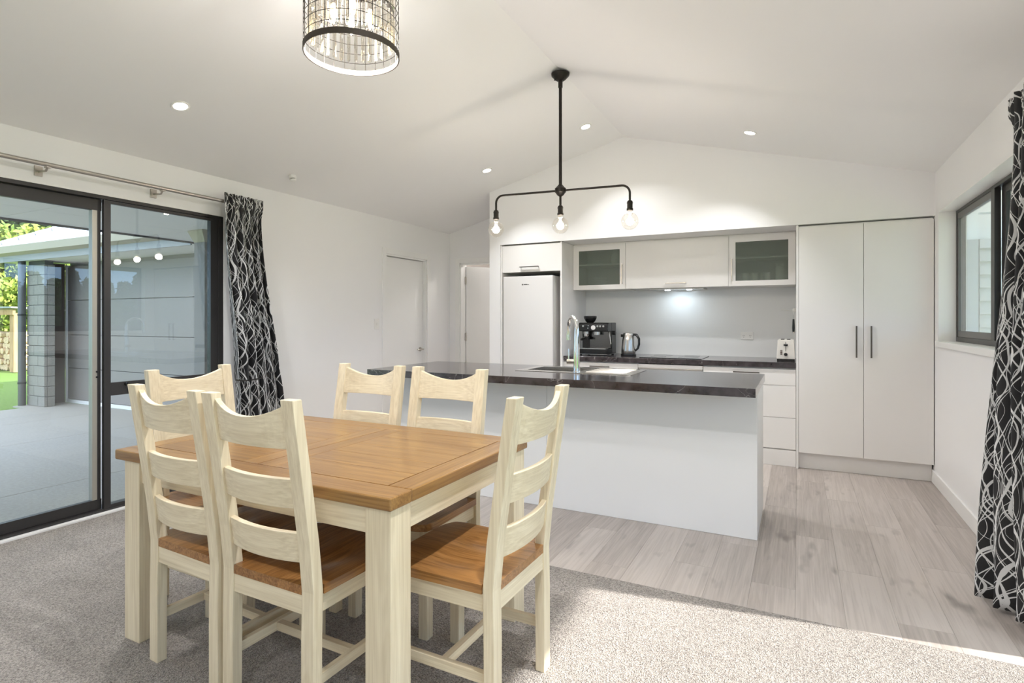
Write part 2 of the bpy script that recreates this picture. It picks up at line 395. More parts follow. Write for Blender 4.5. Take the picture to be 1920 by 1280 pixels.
# ------------------------------------------------------------------ geometry helpers
ORI = {}
class MB:
    def __init__(self): self.v = []; self.f = []
    def add(self, vs_, fs):
        o = len(self.v); self.v += [tuple(p) for p in vs_]; self.f += [tuple(i + o for i in q) for q in fs]; return self
    def box(self, x0, x1, y0, y1, z0, z1):
        return self.add([(x0, y0, z0), (x1, y0, z0), (x1, y1, z0), (x0, y1, z0), (x0, y0, z1), (x1, y0, z1), (x1, y1, z1), (x0, y1, z1)],
                        [(0, 3, 2, 1), (4, 5, 6, 7), (0, 1, 5, 4), (1, 2, 6, 5), (2, 3, 7, 6), (3, 0, 4, 7)])
    def prism(self, poly, axis, a, b):
        """poly of (p, q): for axis X -> (y, z), Y -> (x, z), Z -> (x, y)"""
        n = len(poly)
        def P(pq, t):
            p, q = pq
            return (t, p, q) if axis == 'X' else (p, t, q) if axis == 'Y' else (p, q, t)
        vs_ = [P(p, a) for p in poly] + [P(p, b) for p in poly]
        fs = [tuple(range(n)), tuple(range(2 * n - 1, n - 1, -1))]
        fs += [(i, i + n, (i + 1) % n + n, (i + 1) % n) for i in range(n)]
        return self.add(vs_, fs)
    def cyl(self, p0, p1, r0, r1=None, n=14):
        r1 = r0 if r1 is None else r1
        p0, p1 = Vector(p0), Vector(p1); d = (p1 - p0).normalized()
        a = d.orthogonal().normalized(); b = d.cross(a)
        vs_ = [p0 + r0 * (math.cos(2 * PI * i / n) * a + math.sin(2 * PI * i / n) * b) for i in range(n)]
        vs_ += [p1 + r1 * (math.cos(2 * PI * i / n) * a + math.sin(2 * PI * i / n) * b) for i in range(n)]
        fs = [(i, (i + 1) % n, (i + 1) % n + n, i + n) for i in range(n)] + [tuple(range(n - 1, -1, -1)), tuple(range(n, 2 * n))]
        return self.add(vs_, fs)
    def tube(self, path, r, n=10, closed=False):
        P = [Vector(p) for p in path]; m = len(P); rings = []
        a = None
        for i in range(m):
            if closed: t = P[(i + 1) % m] - P[i - 1]
            else: t = P[min(i + 1, m - 1)] - P[max(i - 1, 0)]
            t.normalize()
            if a is None: a = t.orthogonal().normalized()
            a = (a - t * a.dot(t)).normalized(); b = t.cross(a)
            rr = r[i] if isinstance(r, (list, tuple)) else r
            rings.append([P[i] + rr * (math.cos(2 * PI * k / n) * a + math.sin(2 * PI * k / n) * b) for k in range(n)])
        vs_ = [p for g in rings for p in g]; fs = []
        for i in range(m if closed else m - 1):
            j = (i + 1) % m
            for k in range(n): fs.append((i * n + k, i * n + (k + 1) % n, j * n + (k + 1) % n, j * n + k))
        if not closed: fs += [tuple(range(n - 1, -1, -1)), tuple(range((m - 1) * n, m * n))]
        return self.add(vs_, fs)
    def lathe(self, prof, c=(0, 0, 0), n=24, caps=True):
        vs_ = []; fs = []
        for r, z in prof:
            vs_ += [(c[0] + r * math.cos(2 * PI * k / n), c[1] + r * math.sin(2 * PI * k / n), c[2] + z) for k in range(n)]
        for i in range(len(prof) - 1):
            for k in range(n): fs.append((i * n + k, i * n + (k + 1) % n, (i + 1) * n + (k + 1) % n, (i + 1) * n + k))
        if caps: fs += [tuple(range(n - 1, -1, -1)), tuple(range((len(prof) - 1) * n, len(prof) * n))]
        return self.add(vs_, fs)
    def grid(self, fn, nu, nv, closed_u=False):
        vs_ = [fn(i / nu, j / nv) for j in range(nv + 1) for i in range(nu + 1)]
        fs = [(j * (nu + 1) + i, j * (nu + 1) + i + 1, (j + 1) * (nu + 1) + i + 1, (j + 1) * (nu + 1) + i) for j in range(nv) for i in range(nu)]
        return self.add(vs_, fs)
    def mesh(self, name, mat, off=(0, 0, 0), bevel=0.0, smooth=False, seg=2):
        me = bpy.data.meshes.new(name)
        me.from_pydata([(p[0] - off[0], p[1] - off[1], p[2] - off[2]) for p in self.v], [], self.f)
        bm = bmesh.new(); bm.from_mesh(me)
        bmesh.ops.recalc_face_normals(bm, faces=bm.faces)
        if bevel > 0:
            es = [e for e in bm.edges if len(e.link_faces) == 2 and e.calc_face_angle(0) > 0.6]
            bmesh.ops.bevel(bm, geom=es, offset=bevel, segments=seg, affect='EDGES', profile=0.6, clamp_overlap=True)
        bm.to_mesh(me); bm.free()
        if smooth:
            me.shade_smooth()
            try: me.set_sharp_from_angle(angle=math.radians(42))
            except Exception: pass
        me.materials.append(mat)
        return me
    def build(self, name, mat, parent=None, bevel=0.0, smooth=False, origin=None, seg=2):
        if parent is not None: off = ORI[parent.name]
        elif origin is not None: off = origin
        else:
            xs = [p[0] for p in self.v]; ys = [p[1] for p in self.v]; zs = [p[2] for p in self.v]
            off = ((min(xs) + max(xs)) / 2, (min(ys) + max(ys)) / 2, min(zs))
        o = bpy.data.objects.new(name, self.mesh(name, mat, off, bevel, smooth, seg))
        COL.objects.link(o)
        if parent is not None: o.parent = parent
        else: o.location = off
        ORI[o.name] = off
        return o

def empty(name, loc, rz=0.0):
    o = bpy.data.objects.new(name, None); COL.objects.link(o)
    o.empty_display_size = 0.1
    o.location = loc; o.rotation_euler = (0, 0, rz); ORI[o.name] = tuple(loc)
    return o
def tag(o, label, cat, group=None):
    o['label'] = label; o['category'] = cat
    if group: o['group'] = group
    return o
def struct(o, label=None):
    o['kind'] = 'structure'
    if label: o['label'] = label
    return o
def copy_tree(o, parent=None):
    c = o.copy(); COL.objects.link(c)
    if parent is not None: c.parent = parent
    for ch in list(o.children): copy_tree(ch, c)
    return c
def lamp(name, kind, loc, energy, color=(1, 1, 1), parent=None, size=0.1, rot=None, **kw):
    d = bpy.data.lights.new(name, kind); d.energy = energy; d.color = color
    if kind == 'AREA': d.shape = 'DISK'; d.size = size
    elif kind in ('POINT', 'SPOT'): d.shadow_soft_size = size
    for k, v in kw.items(): setattr(d, k, v)
    o = bpy.data.objects.new(name, d); COL.objects.link(o)
    off = (0, 0, 0)
    if parent is not None: o.parent = parent; off = ORI[parent.name]
    o.location = (loc[0] - off[0], loc[1] - off[1], loc[2] - off[2])
    if rot: o.rotation_euler = rot
    return o

# ------------------------------------------------------------------ room constants
XL, XR, YB, YREAR = -4.09, 0.955, 5.437, -3.2
XRIDGE, ZRIDGE, SL = -1.527, 3.078, 0.26
def zceil(x): return ZRIDGE - SL * abs(x - XRIDGE)
YHALL, YSPL = 6.245, 6.19

# ------------------------------------------------------------------ shell
def wall_with_holes(name, x0, x1, y0, y1, z1, holes, z0=0.0):
    """wall along Y, holes = (ya, yb, za, zb)"""
    m = MB(); hs = sorted(holes); y = y0
    for ya, yb, za, zb in hs:
        if ya > y: m.box(x0, x1, y, ya, z0, z1)
        if za > z0: m.box(x0, x1, ya, yb, z0, za)
        if zb < z1: m.box(x0, x1, ya, yb, zb, z1)
        y = yb
    m.box(x0, x1, y, y1, z0, z1)
    return struct(m.build(name, WALL))
LD = (0.20, 2.975, 0.0, 2.115)          # sliding door, left wall
IDO = (4.955, 5.732, 0.0, 2.02)         # internal door, left wall
RD = (-2.00, 2.86, 0.0, 2.115)           # big door, right wall, widened out of view for more daylight
RW = (3.55, 5.32, 1.10, 2.11)           # kitchen window, right wall
wall_with_holes('wall_left', XL - 0.15, XL, YREAR, YHALL, 2.412, [LD, IDO])
wall_with_holes('wall_right', XR, XR + 0.17, YREAR, YSPL + 0.16, zceil(XR), [RD, RW])
struct(MB().prism([(XL - 0.15, 0), (XR + 0.17, 0), (XR + 0.17, zceil(XR)), (XRIDGE, ZRIDGE), (XL - 0.15, 2.412)], 'Y', YREAR - 0.15, YREAR).build('wall_rear', WALL))
# kitchen wall over the alcove, the nib beside the fridge and the alcove back
m = MB()
m.prism([(-3.037, 2.10), (XR, 2.10), (XR, zceil(XR)), (XRIDGE, ZRIDGE), (-3.037, zceil(-3.037))], 'Y', YB, YSPL + 0.16)
m.box(-3.037, -2.905, YB, YSPL + 0.16, 0, 2.10)
m.box(-2.905, XR, YSPL, YSPL + 0.16, 0, 2.10)
struct(m.build('wall_back', WALL))
m = MB()
zc = zceil
m.prism([(XL, 0), (-3.93, 0), (-3.93, zc(-3.93)), (XL, zc(XL))], 'Y', YHALL, YHALL + 0.11)
m.prism([(-3.93, 2.016), (-3.13, 2.016), (-3.13, zc(-3.13)), (-3.93, zc(-3.93))], 'Y', YHALL, YHALL + 0.11)
m.prism([(-3.13, 0), (-3.037, 0), (-3.037, zc(-3.037)), (-3.13, zc(-3.13))], 'Y', YHALL, YHALL + 0.11)
struct(m.build('wall_hall', WALL))
# ceiling, two slopes
m = MB()
m.prism([(XL - 0.15, zc(XL) - SL * 0.15), (XRIDGE, ZRIDGE), (XRIDGE, ZRIDGE + 0.1), (XL - 0.15, zc(XL) + 0.1)], 'Y', YREAR - 0.15, YSPL + 0.16)
m.prism([(XRIDGE, ZRIDGE), (XR + 0.17, zc(XR + 0.17)), (XR + 0.17, zc(XR + 0.17) + 0.1), (XRIDGE, ZRIDGE + 0.1)], 'Y', YREAR - 0.15, YSPL + 0.16)
struct(m.build('ceiling', CEIL))
# room behind the open hall door
m = MB()
m.box(-4.6, -4.5, YHALL + 0.11, 8.2, 0, 2.4); m.box(-2.4, -2.3, YHALL + 0.11, 8.2, 0, 2.4)
m.box(-4.6, -2.3, 8.2, 8.3, 0, 2.4); m.box(-4.6, -2.3, YHALL + 0.111, 8.3, 2.4, 2.5)
m.box(-4.6, -3.93, YHALL + 0.112, YHALL + 0.16, 0, 2.4)
struct(m.build('wall_bedroom', WALL))
# floor base, carpet, laminate planks
fl = struct(MB().box(XL - 0.15, XR + 0.17, YREAR - 0.15, 8.3, -0.12, -0.014).build('floor', CONC))
YC = 2.715
crp = MB().box(XL, XR, YREAR, YC, -0.014, 0.0).build('carpet', CARPET, fl)
crp['kind'] = 'stuff'
pw, pl = 0.1935, 1.285
rnd = random.Random(3)
pcache = {}
x = XR; ci = 0
while x > XL + 1e-4:
    xa = max(XL, x - pw)
    yend = 8.2 if x < -2.95 else YSPL
    y = YC + 0.004; first = (0.35, 0.86, 0.15, 0.62, 1.05, 0.28, 0.74)[ci % 7]
    k = 0
    while y < yend - 0.02:
        ln = first if k == 0 else pl
        ye = min(yend, y + ln)
        key = (round(x - xa, 4), round(ye - y, 3))
        if key not in pcache:
            g = 0.0003
            pcache[key] = MB().box(-key[0] + g, -g, g, key[1] - g, -0.014, -0.001).mesh('plank', PLANK, bevel=0.0004, seg=1)
        o = bpy.data.objects.new('plank', pcache[key]); COL.objects.link(o)
        o.parent = fl; fo = ORI[fl.name]
        o.location = (x - fo[0], y - fo[1], -fo[2])
        y = ye; k += 1
    x = xa; ci += 1
# baseboards
struct(MB().box(XR - 0.014, XR, 2.93, YB + 0.065, 0, 0.098).build('baseboard_right', TRIM, bevel=0.004))
m = MB(); m.box(XL, XL + 0.014, 2.985, 4.89, 0, 0.098); m.box(XL, XL + 0.014, 5.80, YHALL, 0, 0.098)
struct(m.build('baseboard_left', TRIM, bevel=0.004))
struct(MB().box(-3.037 - 0.014, -3.037, YB, YHALL, 0, 0.098).build('baseboard_hall', TRIM, bevel=0.004))
struct(MB().box(XL - 0.02, XL + 0.028, LD[0], LD[1], 0.0, 0.014).build('trim_1', TRIM, bevel=0.003))   # sill strip

# ------------------------------------------------------------------ internal doors
def frame_y(name, x, ya, yb, zt, side, wd=0.065, th=0.014):
    m = MB()
    m.box(x, x + th * side, ya - wd, ya, 0, zt + wd); m.box(x, x + th * side, yb, yb + wd, 0, zt + wd); m.box(x, x + th * side, ya, yb, zt, zt + wd)
    return m
d1 = empty('door_1', (XL - 0.06, (IDO[0] + IDO[1]) / 2, 0)); struct(d1)
frame_y('architrave', XL, IDO[0], IDO[1], IDO[3], 1).build('architrave', TRIM, d1, bevel=0.003)
m = MB()
m.box(XL - 0.15, XL, IDO[0], IDO[0] + 0.016, 0, IDO[3]); m.box(XL - 0.15, XL, IDO[1] - 0.016, IDO[1], 0, IDO[3]); m.box(XL - 0.15, XL, IDO[0], IDO[1], IDO[3] - 0.016, IDO[3])
m.build('jamb', TRIM, d1)
leaf = MB().box(XL - 0.085, XL - 0.045, IDO[0] + 0.02, IDO[1] - 0.02, 0.01, IDO[3] - 0.022).build('leaf', TRIM, d1, bevel=0.002)
m = MB()
m.cyl((XL - 0.046, 5.655, 0.925), (XL - 0.038, 5.655, 0.925), 0.027); m.cyl((XL - 0.04, 5.655, 0.925), (XL + 0.005, 5.655, 0.925), 0.009)
m.tube([(XL + 0.002, 5.66, 0.925), (XL + 0.006, 5.62, 0.925), (XL + 0.004, 5.545, 0.925)], 0.009)
m.build('handle', NICKEL, leaf, smooth=True)

d2 = empty('door_2', (-3.53, YHALL, 0)); struct(d2)
m = MB(); xa, xb, zt = -3.93, -3.13, 2.016
m.box(xa - 0.065, xa, YHALL - 0.014, YHALL, 0, zt + 0.065); m.box(xa, xb, YHALL - 0.014, YHALL, zt, zt + 0.065); m.box(xb, xb + 0.065, YHALL - 0.014, YHALL, 0, zt + 0.065)
m.build('architrave', TRIM, d2, bevel=0.003)
m = MB(); m.box(xa, xa + 0.016, YHALL, YHALL + 0.11, 0, zt); m.box(xb - 0.016, xb, YHALL, YHALL + 0.11, 0, zt); m.box(xa, xb, YHALL, YHALL + 0.11, zt - 0.016, zt)
m.build('jamb', TRIM, d2)
ang = math.radians(52)                                  # swung into the far room
hx, hy = xa + 0.024, YHALL + 0.115
ux, uy = math.cos(ang), math.sin(ang); nx, ny = -uy, ux
q = [(hx, hy), (hx + 0.76 * ux, hy + 0.76 * uy), (hx + 0.76 * ux + 0.038 * nx, hy + 0.76 * uy + 0.038 * ny), (hx + 0.038 * nx, hy + 0.038 * ny)]
lf = MB().prism(q, 'Z', 0.012, 1.985).build('leaf', TRIM, d2, bevel=0.002)
for z in (1.80, 1.06, 0.25):
    MB().box(xa + 0.008, xa + 0.03, YHALL + 0.095, YHALL + 0.122, z - 0.05, z + 0.05).build('hinge', NICKEL, lf, bevel=0.002)
tag(d1, 'closed white flush door in the left wall with a nickel lever', 'door')
tag(d2, 'open white door seen at the end of the hall beside the fridge', 'door')

sw = empty('light_switch', (XL, 4.80, 1.18))
tag(sw, 'small white light switch plate beside the closed white door', 'switch')
MB().box(XL, XL + 0.008, 4.765, 4.842, 1.18, 1.296).build('plate', WHITEPL, sw, bevel=0.003)
MB().box(XL + 0.008, XL + 0.014, 4.793, 4.814, 1.222, 1.254).build('rocker', WHITEPL, sw, bevel=0.002)

# ------------------------------------------------------------------ left sliding door (aluminium, glazed)
sd = empty('window_1', (XL - 0.07, 1.6, 0)); struct(sd, 'black aluminium sliding glass door onto the covered patio')
m = MB(); y0, y1, zt = LD[0], LD[1], LD[3]
m.box(XL - 0.14, XL - 0.005, y0, y1, 2.080, 2.103); m.box(XL - 0.14, XL - 0.005, y0, y1, 0.0, 0.028)
m.box(XL - 0.14, XL - 0.005, y0, y0 + 0.04, 0.028, 2.080); m.box(XL - 0.14, XL - 0.005, y1 - 0.045, y1, 0.028, 2.080)
m.build('outer_frame', BLACKAL, sd, bevel=0.002)
MB().box(XL - 0.14, XL + 0.002, y0, y1, zt - 0.012, zt).build('head_liner', TRIM, sd)
# sliding panel (left) and fixed panel with low transom (right)
sp_ = MB(); sx0, sx1 = XL - 0.075, XL - 0.040
sp_.box(sx0, sx1, 1.0, 1.07, 0.03, 2.078); sp_.box(sx0, sx1, 1.07, 2.11, 0.03, 0.096); sp_.box(sx0, sx1, 1.07, 2.11, 2.004, 2.078)
spo = sp_.build('sliding_panel', BLACKAL, sd, bevel=0.002)
MB().box(sx0 - 0.004, sx1 + 0.004, 2.052, 2.082, 0.096, 2.004).build('pull_stile', PULLM, spo, bevel=0.002)
MB().box(sx0, sx1, 2.084, 2.104, 0.096, 2.004).build('stile', BLACKAL, spo, bevel=0.001)
m = MB(); m.cyl((sx1 + 0.004, 2.078, 0.905), (sx1 + 0.010, 2.078, 0.905), 0.006); m.cyl((sx1 + 0.004, 2.078, 0.940), (sx1 + 0.010, 2.078, 0.940), 0.006)
m.build('lock', BLACKPL, spo, smooth=True)
MB().box(XL - 0.061, XL - 0.055, 1.07, 2.052, 0.096, 2.004).build('pane', GLASS, spo)
fx0, fx1 = XL - 0.034, XL - 0.008
m = MB()
m.box(fx0, fx1, 2.108, 2.150, 0.028, 2.078); m.box(fx0, fx1, 2.868, 2.93, 0.028, 2.078)
m.box(fx0, fx1, 2.150, 2.868, 2.058, 2.078); m.box(fx0, fx1, 2.150, 2.868, 0.028, 0.050); m.box(fx0, fx1, 2.150, 2.868, 0.775, 0.862)
fpo = m.build('fixed_panel', BLACKAL, sd, bevel=0.002)
MB().box(XL - 0.025, XL - 0.019, 2.150, 2.868, 0.862, 2.058).build('pane', GLASS, fpo)
MB().box(XL - 0.025, XL - 0.019, 2.150, 2.868, 0.050, 0.775).build('pane', GLASS, fpo)
m = MB(); m.cyl((fx1, 2.245, 0.845), (fx1 + 0.02, 2.245, 0.845), 0.012); m.tube([(fx1 + 0.018, 2.245, 0.85), (fx1 + 0.026, 2.28, 0.84), (fx1 + 0.024, 2.33, 0.845)], 0.008)
m.build('latch', BLACKPL, fpo, smooth=True)
# second fixed light left of the sliding panel
m = MB(); m.box(XL - 0.115, XL - 0.085, 0.24, 0.28, 0.03, 2.068); m.box(XL - 0.115, XL - 0.085, 1.0, 1.06, 0.03, 2.068); m.box(XL - 0.115, XL - 0.085, 0.28, 1.0, 0.03, 0.09); m.box(XL - 0.115, XL - 0.085, 0.28, 1.0, 2.0, 2.068)
f2 = m.build('fixed_panel', BLACKAL, sd, bevel=0.002)
MB().box(XL - 0.103, XL - 0.097, 0.28, 1.0, 0.09, 2.0).build('pane', GLASS, f2)

# ------------------------------------------------------------------ right wall: window and sun door
wn = empty('window_2', (XR + 0.11, 4.4, RW[2])); struct(wn, 'dark framed sliding kitchen window in the right wall')
y0, y1, z0, z1 = RW
fx = XR + 0.105
m = MB(); m.box(fx, fx + 0.055, y0, y1, z0 + 0.02, z0 + 0.055); m.box(fx, fx + 0.055, y0, y1, z1 - 0.03, z1 - 0.008)
m.box(fx, fx + 0.055, y1 - 0.03, y1 - 0.008, z0 + 0.055, z1 - 0.03); m.box(fx, fx + 0.055, y0 + 0.008, y0 + 0.03, z0 + 0.055, z1 - 0.03)
m.build('outer_frame', BLACKAL, wn, bevel=0.002)
m = MB(); m.box(fx + 0.004, fx + 0.028, y1 - 0.058, y1 - 0.03, z0 + 0.055, z1 - 0.03); m.box(fx + 0.004, fx + 0.028, 4.43, y1 - 0.058, z0 + 0.055, z0 + 0.10); m.box(fx + 0.004, fx + 0.028, 4.43, y1 - 0.058, z1 - 0.075, z1 - 0.03)
s1 = m.build('sash', GREYAL, wn, bevel=0.002)
MB().box(fx - 0.004, fx + 0.028, 4.36, 4.43, z0 + 0.055, z1 - 0.03).build('meeting_stile', BLACKAL, s1, bevel=0.002)
MB().box(fx + 0.012, fx + 0.017, 4.43, y1 - 0.058, z0 + 0.10, z1 - 0.075).build('pane', GLASS, s1)
m = MB(); m.box(fx + 0.03, fx + 0.052, 4.28, 4.36, z0 + 0.055, z1 - 0.03); m.box(fx + 0.03, fx + 0.052, y0 + 0.03, y0 + 0.075, z0 + 0.055, z1 - 0.03); m.box(fx + 0.03, fx + 0.052, y0 + 0.075, 4.28, z0 + 0.055, z0 + 0.10); m.box(fx + 0.03, fx + 0.052, y0 + 0.075, 4.28, z1 - 0.075, z1 - 0.03)
s2 = m.build('sash', BLACKAL, wn, bevel=0.002)
MB().box(fx + 0.04, fx + 0.045, y0 + 0.075, 4.28, z0 + 0.10, z1 - 0.075).build('pane', GLASS, s2)
m = MB(); m.box(XR - 0.002, XR + 0.17, y1 - 0.008, y1, z0, z1); m.box(XR - 0.002, XR + 0.17, y0, y1, z1 - 0.008, z1); m.box(XR - 0.002, XR + 0.17, y0, y0 + 0.008, z0, z1)
m.build('liner', TRIM, wn)
MB().box(XR - 0.022, XR + 0.17, y0 - 0.03, y1 + 0.02, z0 - 0.022, z0 + 0.02).build('sill', TRIM, wn, bevel=0.003)

rd = empty('window_3', (XR + 0.1, 1.6, 0)); struct(rd, 'glazed door in the right wall that lets the sun in, widened unseen for daylight')
y0, y1, _, zt = RD
fx = XR + 0.07
m = MB(); m.box(fx, fx + 0.09, y0, y1, zt - 0.05, zt); m.box(fx, fx + 0.09, y0, y1, 0.0, 0.03); m.box(fx, fx + 0.09, y0, y0 + 0.04, 0.03, zt - 0.05); m.box(fx, fx + 0.09, y1 - 0.02, y1, 0.03, zt - 0.05)
m.build('outer_frame', BLACKAL, rd, bevel=0.002)
for k, (a, b_) in enumerate(((y0 + 0.04, -0.36), (-0.42, 1.22))):
    m = MB(); xx = fx + 0.012 + 0.036 * k
    m.box(xx, xx + 0.03, a, a + 0.06, 0.03, zt - 0.05); m.box(xx, xx + 0.03, b_ - 0.06, b_, 0.03, zt - 0.05); m.box(xx, xx + 0.03, a + 0.06, b_ - 0.06, 0.03, 0.11); m.box(xx, xx + 0.03, a + 0.06, b_ - 0.06, zt - 0.12, zt - 0.05)
    pn = m.build('door_panel', BLACKAL, rd, bevel=0.002)
    MB().box(xx + 0.012, xx + 0.018, a + 0.06, b_ - 0.06, 0.11, zt - 0.12).build('pane', GLASS, pn)

# ------------------------------------------------------------------ curtains and rods
def curtain(name, fn, nu, nv, width, height, mat):
    me = bpy.data.meshes.new(name)
    vs_ = []; uvs = []
    for j in range(nv + 1):
        for i in range(nu + 1):
            vs_.append(fn(i / nu, j / nv)); uvs.append((i / nu * width, (1 - j / nv) * height))
    fs = [(j * (nu + 1) + i, j * (nu + 1) + i + 1, (j + 1) * (nu + 1) + i + 1, (j + 1) * (nu + 1) + i) for j in range(nv) for i in range(nu)]
    xs = [p[0] for p in vs_]; ys = [p[1] for p in vs_]; zs = [p[2] for p in vs_]
    off = ((min(xs) + max(xs)) / 2, (min(ys) + max(ys)) / 2, min(zs))
    me.from_pydata([(p[0] - off[0], p[1] - off[1], p[2] - off[2]) for p in vs_], [], fs)
    ul = me.uv_layers.new(name='UVMap')
    for l in me.loops: ul.data[l.index].uv = uvs[l.vertex_index]
    me.shade_smooth(); me.materials.append(mat)
    o = bpy.data.objects.new(name, me); COL.objects.link(o); o.location = off; ORI[o.name] = off
    so = o.modifiers.new('cloth_thickness', 'SOLIDIFY'); so.thickness = 0.003
    return o
def lerp(a, b, t): return a + (b - a) * t
def sstep(a, b, t):
    t = max(0, min(1, (t - a) / (b - a))); return t * t * (3 - 2 * t)
def fL(s, t):
    z = lerp(2.262, 0.015, t)
    head = 1 - sstep(0.035, 0.075, t)
    y0 = lerp(2.872, 2.985, sstep(0.05, 0.75, t)); y1 = lerp(3.205, 3.425, sstep(0.03, 0.85, t)) + 0.025 * head
    pinch = math.exp(-((t - 0.62) / 0.05) ** 2) * 0.012
    fold = math.sin(2 * PI * 5.2 * s + 1.1 * math.sin(2.2 * t + 4 * s)) * lerp(0.020, 0.046, sstep(0.04, 0.6, t))
    fold += 0.016 * math.sin(2 * PI * 9.7 * s + 2.0 + 1.5 * t)
    fine = head * 0.011 * math.sin(2 * PI * 24 * s)
    x = -3.955 + fold * (1 - 0.6 * head) + fine - pinch
    return (x, lerp(y0, y1, s) + 0.008 * math.sin(2 * PI * 5.2 * s + 1.5), z + head * 0.006 * math.sin(2 * PI * 24 * s + 1))
cl = curtain('curtain', fL, 150, 60, 1.05, 2.24, CLOTH)
tag(cl, 'black curtain with white swirl print gathered beside the sliding door on the left', 'curtain', 'black swirl curtains')
tb = MB().tube([(-3.905 + 0.012 * math.sin(9 * k / 12), lerp(2.945, 3.18, k / 12), 0.80 + 0.014 * (k / 6 - 1) ** 2) for k in range(13)], 0.006)
tb.build('tie_cord', BLACKPL, cl, smooth=True)
def fR(s, t):
    z = lerp(2.275, 0.02, t)
    head = 1 - sstep(0.03, 0.065, t)
    ya = lerp(3.285, 3.325, sstep(0.05, 0.9, t)) + 0.06 * head
    xa_ = lerp(0.865, 0.735, sstep(0.04, 1.0, t)); xb_ = lerp(0.875, 0.865, t)
    y = lerp(ya, 2.885, s)
    fold = math.sin(2 * PI * 4.6 * s + 0.9 * math.sin(1.7 * t + 3 * s) + 0.6) * lerp(0.022, 0.052, sstep(0.04, 0.6, t))
    fold += 0.018 * math.sin(2 * PI * 8.3 * s + 1.0 + 2 * t)
    x = lerp(xa_, xb_, min(1, s * 1.6)) + fold * (1 - 0.5 * head) * (0.35 + 0.65 * min(1, s * 5)) + head * 0.012 * math.sin(2 * PI * 21 * s)
    return (min(x, 0.928), y + 0.012 * math.sin(2 * PI * 4.6 * s + 2), z)
cr = curtain('curtain', fR, 130, 60, 0.92, 2.25, CLOTH)
tag(cr, 'black curtain with white swirl print hanging at the right edge by the kitchen window', 'curtain', 'black swirl curtains')

def rod(name, x, ya, yb, z, wallx, brs, label):
    o = empty(name, (x, (ya + yb) / 2, z)); tag(o, label, 'curtain rod')
    MB().cyl((x, ya, z), (x, yb, z), 0.0135).build('pole', NICKEL if wallx < 0 else DARKMET, o, smooth=True)
    s = 1 if wallx > x else -1
    for yb_ in brs:
        m = MB(); m.box(min(wallx, wallx - s * 0.012), max(wallx, wallx - s * 0.012), yb_ - 0.02, yb_ + 0.02, z - 0.055, z + 0.005)
        m.tube([(wallx - s * 0.01, yb_, z - 0.03), (x + s * 0.02, yb_, z - 0.035), (x, yb_, z - 0.014)], 0.006)
        m.box(x - 0.016, x + 0.016, yb_ - 0.012, yb_ + 0.012, z - 0.02, z - 0.012)
        m.build('bracket', NICKEL, o, smooth=False)
    for e, d in ((ya, -1), (yb, 1)):
        MB().cyl((x, e, z), (x, e + d * 0.03, z), 0.018).build('finial', NICKEL, o, smooth=True)
    return o
rod('curtain_rod', -3.975, 0.1, 3.20, 2.203, XL, (0.4, 1.74, 2.42), 'brushed steel curtain rod above the sliding glass door')
rod('curtain_rod', 0.875, -2.2, 3.30, 2.225, XR, (-2.0, 0.4, 2.8), 'dark curtain rod on the right wall, its end inside the curtain heading')

# ------------------------------------------------------------------ kitchen
def handle_h(parent, xa, xb, y, z, mat=BRONZE):
    m = MB(); m.box(xa, xb, y - 0.030, y - 0.020, z - 0.005, z + 0.005)
    m.box(xa + 0.004, xa + 0.014, y - 0.021, y, z - 0.004, z + 0.004); m.box(xb - 0.014, xb - 0.004, y - 0.021, y, z - 0.004, z + 0.004)
    return m.build('handle', mat, parent, bevel=0.0015)
def handle_v(parent, x, y, za, zb, mat=BRONZE):
    m = MB(); m.box(x - 0.006, x + 0.006, y - 0.030, y - 0.020, za, zb)
    m.box(x - 0.004, x + 0.004, y - 0.021, y, za + 0.004, za + 0.014); m.box(x - 0.004, x + 0.004, y - 0.021, y, zb - 0.014, zb - 0.004)
    return m.build('handle', mat, parent, bevel=0.0015)
G = 0.0015
# pantry
YF = 5.452
pt = empty('pantry_cabinet', (0.475, 5.8, 0)); tag(pt, 'tall white two-door pantry cupboard at the right end of the kitchen', 'cupboard')
m = MB(); m.box(-0.018, 0.0, YF - 0.002, YSPL - 0.002, 0.0, 2.096); m.box(0.0, 0.945, YF + 0.022, YSPL - 0.002, 0.14, 2.09)
m.build('body', CAB, pt, bevel=0.001)
MB().box(0.0, 0.945, 5.504, 5.52, 0.0, 0.139).build('toe_kick', CAB, pt)
for xa, xb, hx_ in ((0.002, 0.4775, 0.427), (0.4805, 0.949, 0.531)):
    dr = MB().box(xa, xb, YF, YF + 0.019, 0.142, 2.079).build('door', CAB, pt, bevel=0.0015)
    handle_v(dr, hx_, YF, 0.970, 1.232)
# fridge housing: overhead cabinet with side panels
fc = empty('fridge_cabinet', (-2.54, 5.8, 0)); tag(fc, 'white overhead cupboard and side panels boxing in the fridge', 'cupboard')
MB().box(-2.903, -2.888, YF - 0.004, YSPL - 0.002, 0, 2.096).build('side_panel', CAB, fc, bevel=0.001)
MB().box(-2.204, -2.186, YF - 0.004, YSPL - 0.002, 0, 2.096).build('side_panel', CAB, fc, bevel=0.001)
MB().box(-2.887, -2.205, YF + 0.022, YSPL - 0.002, 1.80, 2.09).build('body', CAB, fc)
dr = MB().box(-2.886, -2.206, YF, YF + 0.019, 1.796, 2.086).build('door', CAB, fc, bevel=0.0015)
handle_h(dr, -2.665, -2.445, YF, 1.848)
